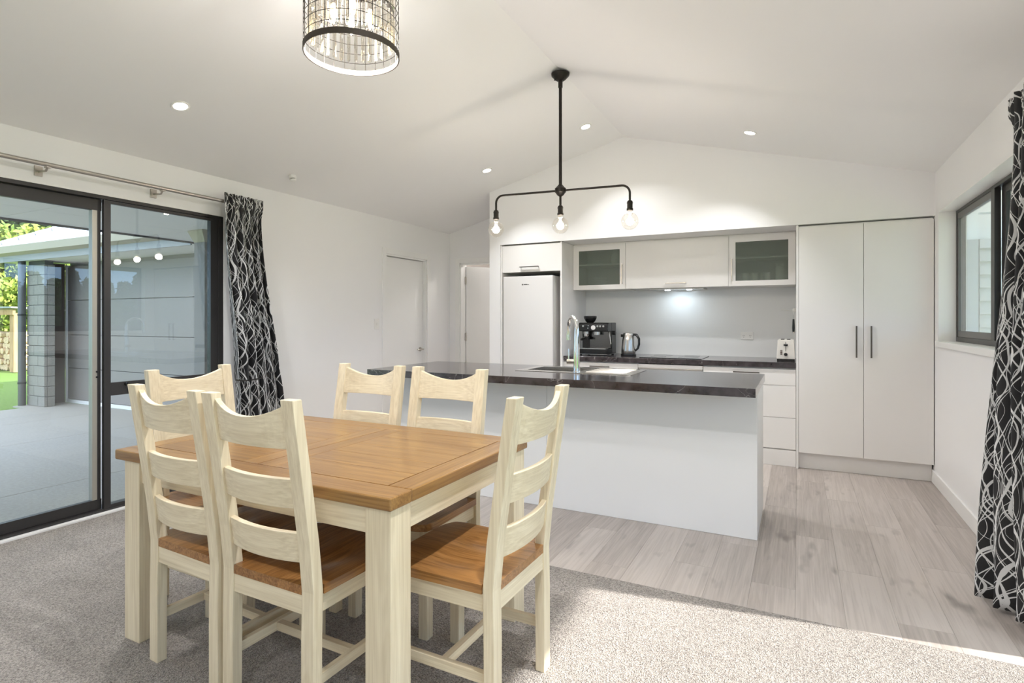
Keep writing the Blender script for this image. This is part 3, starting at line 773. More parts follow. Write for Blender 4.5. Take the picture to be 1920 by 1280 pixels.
# fridge
fr = empty('fridge', (-2.58, 5.8, 0)); tag(fr, 'tall white fridge standing in the kitchen alcove', 'fridge')
MB().box(-2.875, -2.290, 5.515, 6.12, 0.03, 1.750).build('body', FRIDGE, fr, bevel=0.006)
MB().box(-2.875, -2.290, 5.452, 5.508, 0.62, 1.752).build('door', FRIDGE, fr, bevel=0.010, seg=3)
MB().box(-2.875, -2.290, 5.452, 5.508, 0.04, 0.612).build('freezer_drawer', FRIDGE, fr, bevel=0.010, seg=3)
m = MB(); m.cyl((-2.640, 5.4525, 1.661), (-2.640, 5.4505, 1.661), 0.0085)
for k, (a, b_) in enumerate(((-2.624, -2.614), (-2.611, -2.601), (-2.598, -2.588), (-2.585, -2.578), (-2.574, -2.565))):
    m.box(a, b_, 5.4505, 5.4525, 1.656, 1.666 if k < 3 else 1.662)
m.build('badge', BRONZE, fr)
for fx_, fy_ in ((-2.84, 5.56), (-2.33, 5.56), (-2.84, 6.06), (-2.33, 6.06)): MB().cyl((fx_, fy_, 0), (fx_, fy_, 0.03), 0.02).build('foot', BLACKPL, fr)

# upper cupboards
YU, ZU0, ZU1 = 5.775, 1.606, 2.086
XU = (-2.184, -1.605, -0.598, -0.022)
def glass_cab(xa, xb, hx_, ga, gb, label):
    c = empty('wall_cupboard', ((xa + xb) / 2, 6.0, ZU0)); tag(c, label, 'cupboard', 'wall cupboards over the back bench')
    m = MB(); t = 0.016
    m.box(xa, xb, YU + 0.021, YSPL - 0.002, ZU0, ZU0 + t); m.box(xa, xb, YU + 0.021, YSPL - 0.002, ZU1 - t, ZU1)
    m.box(xa, xa + t, YU + 0.021, YSPL - 0.002, ZU0 + t, ZU1 - t); m.box(xb - t, xb, YU + 0.021, YSPL - 0.002, ZU0 + t, ZU1 - t)
    m.box(xa + t, xb - t, YSPL - 0.018, YSPL - 0.002, ZU0 + t, ZU1 - t)
    m.build('body', CABIN, c)
    MB().box(xa + t, xb - t, YU + 0.05, YSPL - 0.018, 1.868, 1.884).build('shelf', CABIN, c)
    z0_, z1_ = 1.655, 2.024
    m = MB(); m.box(xa + G, ga, YU, YU + 0.019, ZU0, ZU1); m.box(gb, xb - G, YU, YU + 0.019, ZU0, ZU1); m.box(ga, gb, YU, YU + 0.019, ZU0, z0_); m.box(ga, gb, YU, YU + 0.019, z1_, ZU1)
    d = m.build('door', CAB, c)
    MB().box(ga, gb, YU + 0.006, YU + 0.010, z0_, z1_).build('pane', FROST, d)
    handle_v(d, hx_, YU, 1.657, 1.864, NICKEL)
    return c
glass_cab(XU[0], XU[1], -1.640, -2.120, -1.668, 'white wall cupboard with frosted glass nearest the fridge')
glass_cab(XU[2], XU[3], -0.567, -0.536, -0.083, 'white wall cupboard with frosted glass nearest the pantry')
c = empty('wall_cupboard', (-1.1, 6.0, ZU0)); tag(c, 'wide solid white wall cupboard above the cooktop with lamp underneath', 'cupboard', 'wall cupboards over the back bench')
MB().box(XU[1], XU[2], YU + 0.021, YSPL - 0.002, ZU0 + 0.008, ZU1).build('body', CAB, c)
d = MB().box(XU[1] + G, XU[2] - G, YU, YU + 0.019, ZU0, ZU1).build('door', CAB, c, bevel=0.001)
handle_h(d, -1.195, -0.99, YU, 1.650, NICKEL)
m = MB(); m.box(-1.38, -0.84, 5.86, 6.12, ZU0 - 0.012, ZU0 + 0.007); hood = m.build('range_hood', STEEL, c)
for lx in (-1.22, -1.0):
    MB().cyl((lx, 6.0, ZU0 - 0.016), (lx, 6.0, ZU0 - 0.012), 0.028).build('hood_lamp', HOODL, hood)
lamp('hood_light', 'AREA', (-1.11, 5.985, ZU0 - 0.02), 0.55, (0.72, 0.88, 1.0), hood, 0.24)
MB().box(XU[0], XU[3], 5.80, 5.816, ZU1 + 0.0005, 2.0995).build('scribe_panel', CAB, c)
# contents behind the frosted doors
def cupboard_thing(name, prof, x, y, z, mat, label, cat, group):
    o = MB().lathe(prof, (x, y, z), 20).build(name, mat, smooth=True); return tag(o, label, cat, group)
zsh = ZU0 + 0.016
jar = [(0.036, 0), (0.038, 0.02), (0.038, 0.15), (0.03, 0.165), (0.034, 0.17), (0.034, 0.185)]
cupboard_thing('jar', jar, -0.155, 5.86, zsh, CREAMW, 'cream jar blurred behind the frosted door next to the pantry', 'jar', None)
tum = [(0.024, 0), (0.030, 0.012), (0.033, 0.11), (0.030, 0.11), (0.026, 0.02)]
for i, gx in enumerate((-0.46, -0.37, -0.27)):
    cupboard_thing('tumbler', tum, gx, 5.87 + 0.02 * (i % 2), zsh, CREAMW, 'pale tumbler blurred behind the right frosted cupboard door', 'glass', 'tumblers in the right cupboard')
bowl = [(0.03, 0), (0.035, 0.01), (0.085, 0.05), (0.08, 0.052), (0.03, 0.014)]
for i in range(3):
    cupboard_thing('bowl', bowl, -1.93, 5.93, zsh + 0.0 + i * 0.034, WHITEPL, 'white bowl in the stack behind the left frosted cupboard door', 'bowl', 'bowls in the left cupboard')
cupboard_thing('jug', [(0.04, 0), (0.055, 0.03), (0.05, 0.09), (0.035, 0.12), (0.042, 0.14), (0.036, 0.138)], -1.75, 5.93, 1.885, WHITEPL, 'white jug on the shelf behind the left frosted cupboard door', 'jug', None)

# back bench: cupboards, oven, drawers, worktop
YBC, ZT0, ZT1 = 5.486, 0.860, 0.909
bc = empty('base_cupboard', (-1.79, 5.8, 0)); tag(bc, 'white base cupboard under the back bench beside the fridge panel', 'cupboard')
MB().box(-2.184, -1.406, YBC + 0.036, YSPL - 0.002, 0.14, ZT0 - 0.002).build('body', CAB, bc)
MB().box(-2.184, -1.406, 5.56, 5.575, 0.0, 0.139).build('toe_kick', CAB, bc)
d = MB().box(-2.182, -1.408, YBC + 0.016, YBC + 0.035, 0.70, 0.848).build('drawer', CAB, bc, bevel=0.001); handle_h(d, -1.895, -1.69, YBC + 0.016, 0.812)
for a, b_, hx_ in ((-2.182, -1.797, -1.84), (-1.793, -1.408, -1.75)):
    d = MB().box(a, b_, YBC + 0.016, YBC + 0.035, 0.142, 0.697).build('door', CAB, bc, bevel=0.001); handle_v(d, hx_, YBC + 0.016, 0.42, 0.66)
ov = empty('oven', (-1.1, 5.8, 0)); tag(ov, 'built-in oven with steel trim beneath the black cooktop', 'oven')
MB().box(-1.404, -0.796, YBC + 0.036, YSPL - 0.002, 0.14, 0.845).build('body', CAB, ov)
MB().box(-1.404, -0.796, YBC + 0.014, YBC + 0.035, 0.819, 0.852).build('top_panel', CAB, ov, bevel=0.001)
MB().box(-1.400, -0.800, YBC + 0.006, YBC + 0.035, 0.796, 0.817).build('trim_strip', STEEL, ov, bevel=0.002)
MB().box(-1.400, -0.800, YBC + 0.012, YBC + 0.035, 0.20, 0.794).build('door', BLACKGL, ov, bevel=0.003)
m = MB(); m.cyl((-1.36, YBC - 0.025, 0.70), (-0.84, YBC - 0.025, 0.70), 0.009); m.cyl((-1.33, YBC - 0.025, 0.70), (-1.33, YBC + 0.012, 0.70), 0.006); m.cyl((-0.87, YBC - 0.025, 0.70), (-0.87, YBC + 0.012, 0.70), 0.006)
m.build('handle', STEEL, ov, smooth=True)
MB().box(-1.404, -0.796, 5.56, 5.575, 0.0, 0.139).build('toe_kick', CAB, ov)
du = empty('drawer_unit', (-0.4, 5.8, 0)); tag(du, 'white drawer unit of three under the back bench beside the pantry', 'drawers')
MB().box(-0.794, -0.020, YBC + 0.036, YSPL - 0.002, 0.14, ZT0 - 0.002).build('body', CAB, du)
MB().box(-0.794, -0.020, 5.504, 5.52, 0.0, 0.139).build('toe_kick', CAB, du)
for za, zb in ((0.707, 0.848), (0.424, 0.704), (0.150, 0.421)):
    d = MB().box(-0.792, -0.021, YBC + 0.016, YBC + 0.035, za, zb).build('drawer', CAB, du, bevel=0.001); handle_h(d, -0.53, -0.31, YBC + 0.016, zb - 0.036)
wt = tag(MB().box(-2.184, -0.020, YBC, YSPL - 0.002, ZT0, ZT1).build('worktop', STONE, bevel=0.003), 'dark stone-look worktop along the back wall under the cupboards', 'worktop', 'dark stone worktops')
sbk = struct(MB().box(-2.184, -0.020, YSPL - 0.008, YSPL, ZT1, ZU0).build('trim_2', SPLASH))

ck = empty('cooktop', (-1.1, 5.8, ZT1)); tag(ck, 'flat black glass cooktop set in the back worktop', 'cooktop')
MB().box(-1.405, -0.815, 5.552, 6.06, ZT1, ZT1 + 0.006).build('glass_top', BLACKGL, ck, bevel=0.002)
for rx, ry, rr in ((-1.25, 5.70, 0.075), (-0.96, 5.70, 0.095), (-1.25, 5.93, 0.095), (-0.96, 5.93, 0.075)):
    m = MB(); m.tube([(rx + rr * math.cos(2 * PI * k / 32), ry + rr * math.sin(2 * PI * k / 32), ZT1 + 0.006) for k in range(32)], 0.0012, 6, closed=True); m.build('ring', GREYAL, ck)

so = empty('wall_socket', (-0.463, YSPL - 0.01, 1.08)); tag(so, 'white double power socket on the splashback near the toaster', 'socket')
MB().box(-0.524, -0.404, YSPL - 0.016, YSPL - 0.008, 1.083, 1.160).build('plate', WHITEPL, so, bevel=0.003)
for sx in (-0.494, -0.434):
    m = MB(); m.box(sx - 0.008, sx - 0.005, YSPL - 0.0175, YSPL - 0.016, 1.118, 1.128); m.box(sx + 0.005, sx + 0.008, YSPL - 0.0175, YSPL - 0.016, 1.118, 1.128); m.box(sx - 0.0015, sx + 0.0015, YSPL - 0.0175, YSPL - 0.016, 1.102, 1.112)
    m.build('outlet_slots', GREYAL, so)
    MB().box(sx - 0.006, sx + 0.006, YSPL - 0.019, YSPL - 0.016, 1.138, 1.150).build('switch', WHITEPL, so, bevel=0.001)

# coffee machine
Z = ZT1
cm = empty('coffee_machine', (-1.95, 5.85, Z)); tag(cm, 'black espresso machine with bean hopper on the back worktop', 'coffee machine')
xa, xb, ya, yb = -2.105, -1.775, 5.705, 6.01
m = MB()
m.box(xa, xb, ya + 0.14, yb, Z + 0.012, Z + 0.345)                                  # tower
m.prism([(ya + 0.010, Z + 0.255), (ya + 0.14, Z + 0.245), (ya + 0.14, Z + 0.345), (ya + 0.035, Z + 0.345), (ya + 0.016, Z + 0.325)], 'X', xa, xb)   # head
m.build('body', BLACKPL, cm, bevel=0.008, seg=3)
MB().box(xa, xb, ya - 0.02, ya + 0.14, Z + 0.012, Z + 0.068).build('drip_tray', BLACKPL, cm, bevel=0.006)
m = MB(); m.box(xa + 0.02, xb - 0.02, ya - 0.012, ya + 0.125, Z + 0.068, Z + 0.074)
m.build('tray_grid', STEEL, cm)
MB().box(xa + 0.09, xb - 0.01, ya + 0.134, ya + 0.1405, Z + 0.075, Z + 0.25).build('back_plate', plain('smoked_steel', (0.16, 0.155, 0.15), 0.15, metal=1.0), cm)
MB().box(xa - 0.002, xb + 0.002, ya - 0.022, yb, Z + 0.010, Z + 0.014).build('base_trim', STEEL, cm)
for fx_, fy_ in ((xa + 0.03, ya + 0.01), (xb - 0.03, ya + 0.01), (xa + 0.03, yb - 0.03), (xb - 0.03, yb - 0.03)): MB().cyl((fx_, fy_, Z), (fx_, fy_, Z + 0.012), 0.014).build('foot', BLACKPL, cm)
MB().lathe([(0.035, 0), (0.05, 0.012), (0.068, 0.045), (0.070, 0.052), (0.070, 0.068), (0.060, 0.072)], (-2.012, 5.84, Z + 0.345), 28).build('bean_hopper', BLACKPL, cm, smooth=True)
fy = ya + 0.012
MB().cyl((-1.937, fy + 0.006, Z + 0.292), (-1.937, fy - 0.006, Z + 0.292), 0.024, n=24).build('pressure_gauge', WHITEPL, cm, smooth=True)
for bx, bz in ((-2.050, 0.308), (-1.992, 0.312), (-1.996, 0.286), (-1.890, 0.307), (-1.860, 0.307), (-1.826, 0.307)):
    MB().cyl((bx, fy + 0.006, Z + bz), (bx, fy - 0.003, Z + bz), 0.0105 if bz != 0.312 and bz != 0.286 else 0.006, n=16).build('button', STEEL, cm, smooth=True)
m = MB(); m.cyl((-2.035, ya + 0.075, Z + 0.248), (-2.035, ya + 0.075, Z + 0.225), 0.034); m.build('grinder_outlet', STEEL, cm, smooth=True)
m = MB(); m.cyl((-1.915, ya + 0.075, Z + 0.248), (-1.915, ya + 0.075, Z + 0.215), 0.036); gh = m.build('group_head', STEEL, cm, smooth=True)
m = MB(); m.lathe([(0.034, 0), (0.036, 0.03)], (-2.035, ya + 0.075, Z + 0.162), 20); m.tube([(-2.035, ya + 0.04, Z + 0.18), (-2.035, ya - 0.03, Z + 0.176), (-2.035, ya - 0.075, Z + 0.168)], [0.008, 0.012, 0.013]); m.build('portafilter', BLACKPL, cm, smooth=True)
m = MB(); m.cyl((-2.035, ya + 0.075, Z + 0.19), (-2.035, ya + 0.075, Z + 0.226), 0.022, 0.03); m.build('filter_basket', CHROME, cm, smooth=True)
m = MB(); m.tube([(xb - 0.015, ya + 0.06, Z + 0.25), (xb + 0.005, ya + 0.04, Z + 0.235), (xb + 0.02, ya + 0.02, Z + 0.18), (xb + 0.035, ya + 0.0, Z + 0.12)], 0.005); m.build('steam_wand', CHROME, cm, smooth=True)
m = MB(); m.cyl((xb, ya + 0.20, Z + 0.235), (xb + 0.025, ya + 0.20, Z + 0.235), 0.022); m.build('steam_dial', BLACKPL, cm, smooth=True)

# milk canister between, kettle
tag(MB().lathe([(0.044, 0), (0.047, 0.004), (0.047, 0.118), (0.044, 0.122)], (-1.66, 6.06, Z), 24).build('canister', STEEL, smooth=True), 'small steel canister between the espresso machine and the kettle', 'canister')
kt = empty('kettle', (-1.60, 5.84, Z)); tag(kt, 'brushed steel jug kettle with black handle on the back worktop', 'kettle')
kx, ky = -1.592, 5.84
MB().lathe([(0.078, 0), (0.080, 0.006), (0.078, 0.018), (0.072, 0.02)], (kx, ky, Z), 32).build('power_base', BLACKPL, kt, smooth=True)
MB().lathe([(0.070, 0.02), (0.074, 0.026), (0.073, 0.06), (0.064, 0.16), (0.056, 0.222), (0.054, 0.225)], (kx, ky, Z), 32).build('body', STEEL, kt, smooth=True)
MB().lathe([(0.054, 0.225), (0.052, 0.236), (0.030, 0.243), (0.010, 0.244)], (kx, ky, Z), 32).build('lid', STEEL, kt, smooth=True)
m = MB(); m.tube([(kx + 0.045, ky, Z + 0.222), (kx + 0.085, ky, Z + 0.218), (kx + 0.112, ky, Z + 0.175), (kx + 0.112, ky, Z + 0.12), (kx + 0.098, ky, Z + 0.075), (kx + 0.07, ky, Z + 0.05)], [0.012, 0.014, 0.013, 0.012, 0.011, 0.010])
m.build('handle', BLACKPL, kt, smooth=True)
m = MB(); m.prism([(-0.02, 0.0), (0.02, 0.0), (0.0, -0.045)], 'Z', 0, 0.03)
m.v = [(kx - 0.052 + p[1] * 0.7, ky + p[0], Z + 0.192 + p[2]) for p in m.v]
m.build('spout', BLACKPL, kt, bevel=0.003)

# toaster
ts = empty('toaster', (-0.10, 5.74, Z)); tag(ts, 'cream toaster with dark dial and lever beside the pantry', 'toaster')
tx0, tx1, ty0, ty1 = -0.178, -0.026, 5.66, 5.93
m = MB(); m.prism([(tx0, Z + 0.02), (tx1, Z + 0.02), (tx1 - 0.010, Z + 0.188), (tx1 - 0.018, Z + 0.193), (tx0 + 0.018, Z + 0.193), (tx0 + 0.010, Z + 0.188)], 'Y', ty0, ty1)
m.build('body', CREAMW, ts, bevel=0.004)
MB().box(tx0 + 0.004, tx1 - 0.004, ty0 + 0.004, ty1 - 0.004, Z, Z + 0.02).build('base', BLACKPL, ts)
for sx in (tx0 + 0.035, tx0 + 0.085): MB().box(sx, sx + 0.028, ty0 + 0.04, ty1 - 0.04, Z + 0.193, Z + 0.197).build('slot', BLACKPL, ts)
xc = (tx0 + tx1) / 2
MB().box(xc - 0.002, xc + 0.002, ty0 - 0.002, ty0 + 0.002, Z + 0.09, Z + 0.175).build('lever_slot', BLACKPL, ts)
MB().cyl((xc - 0.017, ty0 - 0.012, Z + 0.148), (xc + 0.017, ty0 - 0.012, Z + 0.148), 0.008).build('lever', BLACKPL, ts, smooth=True)
MB().cyl((xc, ty0 + 0.002, Z + 0.062), (xc, ty0 - 0.014, Z + 0.062), 0.015).build('dial', BLACKPL, ts, smooth=True)
for k in range(3): MB().box(xc - 0.045, xc - 0.027, ty0 - 0.003, ty0 + 0.002, Z + 0.060 + 0.0145 * k, Z + 0.069 + 0.0145 * k).build('button', BROWN, ts, bevel=0.001)
# hook and spatula on the pantry's side
kn = empty('hanging_spatula', (-0.04, 5.93, 1.15)); tag(kn, 'black handled utensil hanging from a wire hook on the pantry side', 'utensil')
m = MB(); m.tube([(-0.041, 5.93, 1.17), (-0.041, 5.93, 1.21), (-0.041, 5.93, 1.29)], [0.010, 0.012, 0.008]); m.build('grip', BLACKPL, kn, smooth=True)
MB().cyl((-0.041, 5.93, 1.158), (-0.041, 5.93, 1.170), 0.009).build('end_cap', STEEL, kn, smooth=True)
m = MB(); m.tube([(-0.041, 5.93, 1.285), (-0.041, 5.93, 1.335)], 0.003); m.box(-0.043, -0.039, 5.90, 5.96, 1.33, 1.37); m.build('blade', STEEL, kn)
m = MB(); m.cyl((-0.0185, 5.93, 1.372), (-0.15, 5.93, 1.376), 0.0018); m.box(-0.046, -0.0185, 5.922, 5.938, 1.358, 1.392); m.build('wire_hook', STEEL, kn)

# island
ib = empty('kitchen_island', (-1.52, 3.88, 0)); tag(ib, 'long white kitchen island base with plain panels facing the dining table', 'island')
ix0, ix1, iy0, iy1 = -2.83, -0.213, 3.569, 4.182
MB().box(ix0, -1.545, iy0, iy0 + 0.018, 0.0, ZT0 - 0.001).build('front_panel', CAB, ib, bevel=0.001)
MB().box(-1.543, ix1, iy0, iy0 + 0.018, 0.0, ZT0 - 0.001).build('front_panel', CAB, ib, bevel=0.001)
MB().box(ix1 - 0.018, ix1, iy0 + 0.0185, iy1, 0.0, ZT0 - 0.001).build('end_panel', CAB, ib, bevel=0.001)
MB().box(ix0, ix0 + 0.018, iy0 + 0.0185, iy1, 0.0, ZT0 - 0.001).build('end_panel', CAB, ib, bevel=0.001)
m = MB(); m.box(ix0 + 0.019, ix1 - 0.019, iy0 + 0.019, iy0 + 0.05, 0.14, ZT0 - 0.001); m.box(ix0 + 0.019, ix1 - 0.019, iy0 + 0.05, iy1 - 0.022, 0.14, 0.16)
m.build('carcass', CAB, ib)
MB().box(ix0 + 0.019, ix1 - 0.019, iy1 - 0.08, iy1 - 0.065, 0, 0.139).build('toe_kick', CAB, ib)
nd = 5; wdt = (ix1 - ix0 - 0.04) / nd
for k in range(nd):
    a = ix0 + 0.02 + k * wdt
    d = MB().box(a + G, a + wdt - G, iy1 - 0.019, iy1, 0.142, ZT0 - 0.006).build('door', CAB, ib, bevel=0.001)
    m = MB(); hx_ = a + wdt - 0.04; m.box(hx_ - 0.006, hx_ + 0.006, iy1 + 0.02, iy1 + 0.03, 0.50, 0.74); m.box(hx_ - 0.004, hx_ + 0.004, iy1, iy1 + 0.021, 0.504, 0.514); m.box(hx_ - 0.004, hx_ + 0.004, iy1, iy1 + 0.021, 0.726, 0.736)
    m.build('handle', BRONZE, d, bevel=0.001)
cx0, cx1, cy0, cy1 = -2.908, -0.206, 3.31, 4.252
sx0, sx1, sy0, sy1 = -1.86, -1.00, 3.715, 4.165          # sink footprint
bx0, bx1, by0, by1 = -1.80, -1.40, 3.79, 4.12            # bowl
m = MB()
e = 0.012
ox0, ox1, oy0, oy1 = bx0 - e, bx1 + e, by0 - e, by1 + e
m.box(cx0, ox0, cy0, cy1, ZT0, ZT1); m.box(ox1, cx1, cy0, cy1, ZT0, ZT1); m.box(ox0, ox1, cy0, oy0, ZT0, ZT1); m.box(ox0, ox1, oy1, cy1, ZT0, ZT1)
iw = tag(m.build('worktop', STONE), 'dark glossy stone-look worktop with sink on the white island', 'worktop', 'dark stone worktops')
sk = empty('sink', ((sx0 + sx1) / 2, (sy0 + sy1) / 2, ZT1)); tag(sk, 'stainless steel sink with drainer set in the island worktop', 'sink')
zr = ZT1
m = MB()
m.box(sx0, bx0, sy0, sy1, zr, zr + 0.004); m.box(bx1, sx1, sy0, sy1, zr, zr + 0.004); m.box(bx0, bx1, sy0, by0, zr, zr + 0.004); m.box(bx0, bx1, by1, sy1, zr, zr + 0.004)
m.build('rim', STEEL, sk, bevel=0.001)
m = MB(); t = 0.003; zb = zr - 0.17
m.box(bx0, bx1, by0, by1, zb - t, zb); m.box(bx0 - t, bx0, by0 - t, by1 + t, zb - t, zr + 0.002); m.box(bx1, bx1 + t, by0 - t, by1 + t, zb - t, zr + 0.002); m.box(bx0, bx1, by0 - t, by0, zb - t, zr + 0.002); m.box(bx0, bx1, by1, by1 + t, zb - t, zr + 0.002)
m.build('bowl', STEEL, sk)
MB().cyl((-1.6, 3.955, zb), (-1.6, 3.955, zb + 0.003), 0.04, n=20).build('waste', CHROME, sk)
for k in range(6):
    yy = 3.80 + k * 0.06
    MB().tube([(-1.34, yy, zr + 0.005), (-1.06, yy, zr + 0.005)], 0.004, 8).build('drainer_rib', STEEL, sk, smooth=True)
tp = empty('tap', (-1.392, 3.748, zr + 0.004)); tag(tp, 'tall chrome gooseneck mixer tap on the island sink', 'tap')
tx, ty, tz = -1.392, 3.748, zr + 0.004
MB().lathe([(0.027, 0), (0.027, 0.006), (0.024, 0.012)], (tx, ty, tz), 24).build('base_flange', CHROME, tp, smooth=True)
m = MB(); dxn, dyn = -0.66, 0.75
path = [(tx, ty, tz + 0.01), (tx, ty, tz + 0.10), (tx, ty, tz + 0.20), (tx, ty, tz + 0.30)]
rad = [0.024, 0.0225, 0.020, 0.017]
R_ = 0.085
for k in range(1, 10):
    a = PI * k / 9.5
    path.append((tx + dxn * R_ * (1 - math.cos(a)), ty + dyn * R_ * (1 - math.cos(a)), tz + 0.305 + R_ * math.sin(a))); rad.append(0.0145)
lx_, ly_, lz_ = path[-1]
path.append((lx_, ly_, tz + 0.255)); rad.append(0.0135)
m.tube(path, rad, 18); m.build('spout', CHROME, tp, smooth=True)
m = MB(); m.cyl((lx_, ly_, tz + 0.262), (lx_, ly_, tz + 0.222), 0.016); m.build('spray_head', CHROME, tp, smooth=True)
m = MB(); m.cyl((tx, ty, tz + 0.075), (tx - 0.068, ty - 0.012, tz + 0.075), 0.018); m.build('mixer_body', NICKEL, tp, smooth=True)
m = MB(); m.tube([(tx - 0.056, ty - 0.01, tz + 0.085), (tx - 0.056, ty - 0.01, tz + 0.165)], [0.005, 0.0032]); m.build('lever', CHROME, tp, smooth=True)

# ------------------------------------------------------------------ pendant over the island
pcx, pcy = -1.53, 3.785
pa = math.radians(6.4)
ax, ay = math.cos(pa), math.sin(pa)
pd = empty('pendant_light', (pcx, pcy, 3.075)); tag(pd, 'dark iron pendant with three bare globe bulbs above the island', 'pendant light')
MB().lathe([(0.066, 0.05), (0.064, 0.036), (0.040, 0.010), (0.026, 0.0), (0.0, 0.0)], (pcx, pcy, 3.005), 28).build('canopy', DARKMET, pd, smooth=True)
for k in (-1, 1): MB().cyl((pcx + k * 0.034 * ax, pcy - 0.02, 3.022), (pcx + k * 0.034 * ax, pcy - 0.022, 3.004), 0.004).build('screw', DARKMET, pd)
m = MB(); m.cyl((pcx, pcy, 3.01), (pcx, pcy, 2.955), 0.016); m.cyl((pcx, pcy, 2.96), (pcx, pcy, 2.24), 0.0115); m.build('stem', DARKMET, pd, smooth=True)
ZH = 2.213
MB().lathe([(0.012, 0.045), (0.020, 0.036), (0.036, 0.018), (0.040, 0.016), (0.040, -0.012), (0.036, -0.014), (0.022, -0.034), (0.010, -0.042)], (pcx, pcy, ZH), 24).build('hub', DARKMET, pd, smooth=True)
for s, ln in ((-1, 0.500), (1, 0.496)):
    pth = [(pcx + s * 0.035 * ax, pcy + s * 0.035 * ay, ZH)]
    for k in range(0, 9):
        a = PI / 2 * k / 8
        u = ln - 0.055 + 0.055 * math.sin(a); z = ZH - 0.055 * (1 - math.cos(a))
        pth.append((pcx + s * u * ax, pcy + s * u * ay, z))
    pth.append((pcx + s * ln * ax, pcy + s * ln * ay, ZH - 0.125))
    MB().tube(pth, 0.0078, 10).build('arm', DARKMET, pd, smooth=True)
MB().cyl((pcx, pcy, ZH - 0.04), (pcx, pcy, ZH - 0.115), 0.0085).build('drop_tube', DARKMET, pd, smooth=True)
for s, ln in ((-1, 0.500), (0, 0), (1, 0.496)):
    bx, by = pcx + s * ln * ax, pcy + s * ln * ay
    zt = ZH - 0.105
    sk_ = MB().lathe([(0.008, 0), (0.017, -0.006), (0.0215, -0.020), (0.019, -0.026), (0.019, -0.055), (0.0225, -0.058), (0.0225, -0.072), (0.014, -0.073)], (bx, by, zt), 22).build('socket', DARKMET, pd, smooth=True)
    rb = 0.060; zb = zt - 0.075
    prof = [(0.014, 0.002), (0.0145, -0.012), (0.020, -0.022)]
    for k in range(3, 19):
        a = PI * k / 18.0
        prof.append((max(0.001, rb * math.sin(a)), zb - zt * 0 - (zb) - 0.070 + rb * math.cos(a)))
    bl = MB().lathe(prof, (bx, by, zb), 28, caps=False).build('bulb', BULBG, sk_, smooth=True)
    m = MB()
    for k in range(4):
        a = PI / 2 * k + 0.3
        m.tube([(bx + 0.006 * math.cos(a), by + 0.006 * math.sin(a), zb - 0.035), (bx + 0.013 * math.cos(a), by + 0.013 * math.sin(a), zb - 0.088)], 0.0028, 6)
    fl_ = m.build('filament', FILAM, sk_)
    lamp('bulb_light', 'POINT', (bx, by, zb - 0.065), PENDANT_W, (1.0, 0.93, 0.85), sk_, 0.03)

# ------------------------------------------------------------------ crystal drum chandelier over the table
ccx, ccy, cz0 = -1.693, 1.832, 2.402
ch = empty('drum_chandelier', (ccx, ccy, zceil(ccx))); tag(ch, 'dark wire drum chandelier with crystal rods hanging over the dining table', 'chandelier')
RD_ = 0.195; HD = 0.34
for z in (cz0, cz0 + HD):
    MB().lathe([(RD_ + 0.003, 0), (RD_ + 0.003, 0.024), (RD_ - 0.001, 0.024), (RD_ - 0.001, 0), (RD_ + 0.003, 0)], (ccx, ccy, z), 64, caps=False).build('band', BANDM, ch, smooth=False)
for k in range(1, 8):
    z = cz0 + 0.012 + k * HD / 8
    MB().tube([(ccx + RD_ * math.cos(2 * PI * i / 56), ccy + RD_ * math.sin(2 * PI * i / 56), z) for i in range(56)], 0.0014, 5, closed=True).build('hoop_wire', DARKMET, ch)
wire_me = MB().cyl((RD_, 0, 0.0), (RD_, 0, HD + 0.02), 0.0014, n=5).mesh('wire', DARKMET)
for k in range(26):
    o = bpy.data.objects.new('wire', wire_me); COL.objects.link(o); o.parent = ch
    o.location = (0, 0, cz0 - zceil(ccx)); o.rotation_euler = (0, 0, 2 * PI * (k + 0.3) / 26)
cr_me = MB().lathe([(0.001, 0.0), (0.0085, 0.012), (0.0085, 0.125), (0.004, 0.135)], (0, 0, 0), 6).mesh('crystal', CRYST)
pin_me = MB().box(-0.005, 0.005, -0.004, 0.004, 0.135, 0.152).mesh('crystal_cap', BRONZE)
for tier, (rr, z, n_) in enumerate(((0.172, cz0 + 0.045, 34), (0.172, cz0 + 0.195, 34))):
    for k in range(n_):
        a = 2 * PI * (k + 0.5 * tier) / n_
        for nm, me in (('crystal', cr_me), ('crystal_cap', pin_me)):
            o = bpy.data.objects.new(nm, me); COL.objects.link(o); o.parent = ch
            o.location = (rr * math.cos(a), rr * math.sin(a), z - zceil(ccx)); o.rotation_euler = (0, 0, a)
for zz in (cz0 + 0.199, cz0 + 0.348):
    MB().tube([(ccx + 0.172 * math.cos(2 * PI * i / 48), ccy + 0.172 * math.sin(2 * PI * i / 48), zz) for i in range(48)], 0.0025, 6, closed=True).build('crystal_ring', DARKMET, ch)
m = MB(); m.cyl((ccx, ccy, cz0 + 0.345), (ccx, ccy, cz0 + 0.352), 0.02)
for k in range(4):
    a = PI / 4 + PI / 2 * k; m.cyl((ccx, ccy, cz0 + 0.348), (ccx + RD_ * math.cos(a), ccy + RD_ * math.sin(a), cz0 + 0.348), 0.004)
m.build('spider', DARKMET, ch)
zcl = zceil(ccx)
MB().cyl((ccx, ccy, cz0 + 0.35), (ccx, ccy, zcl - 0.02), 0.007).build('stem', DARKMET, ch, smooth=True)
MB().cyl((ccx, ccy, zcl - 0.035), (ccx, ccy, zcl - 0.002), 0.06, n=24).build('canopy', DARKMET, ch, smooth=True)
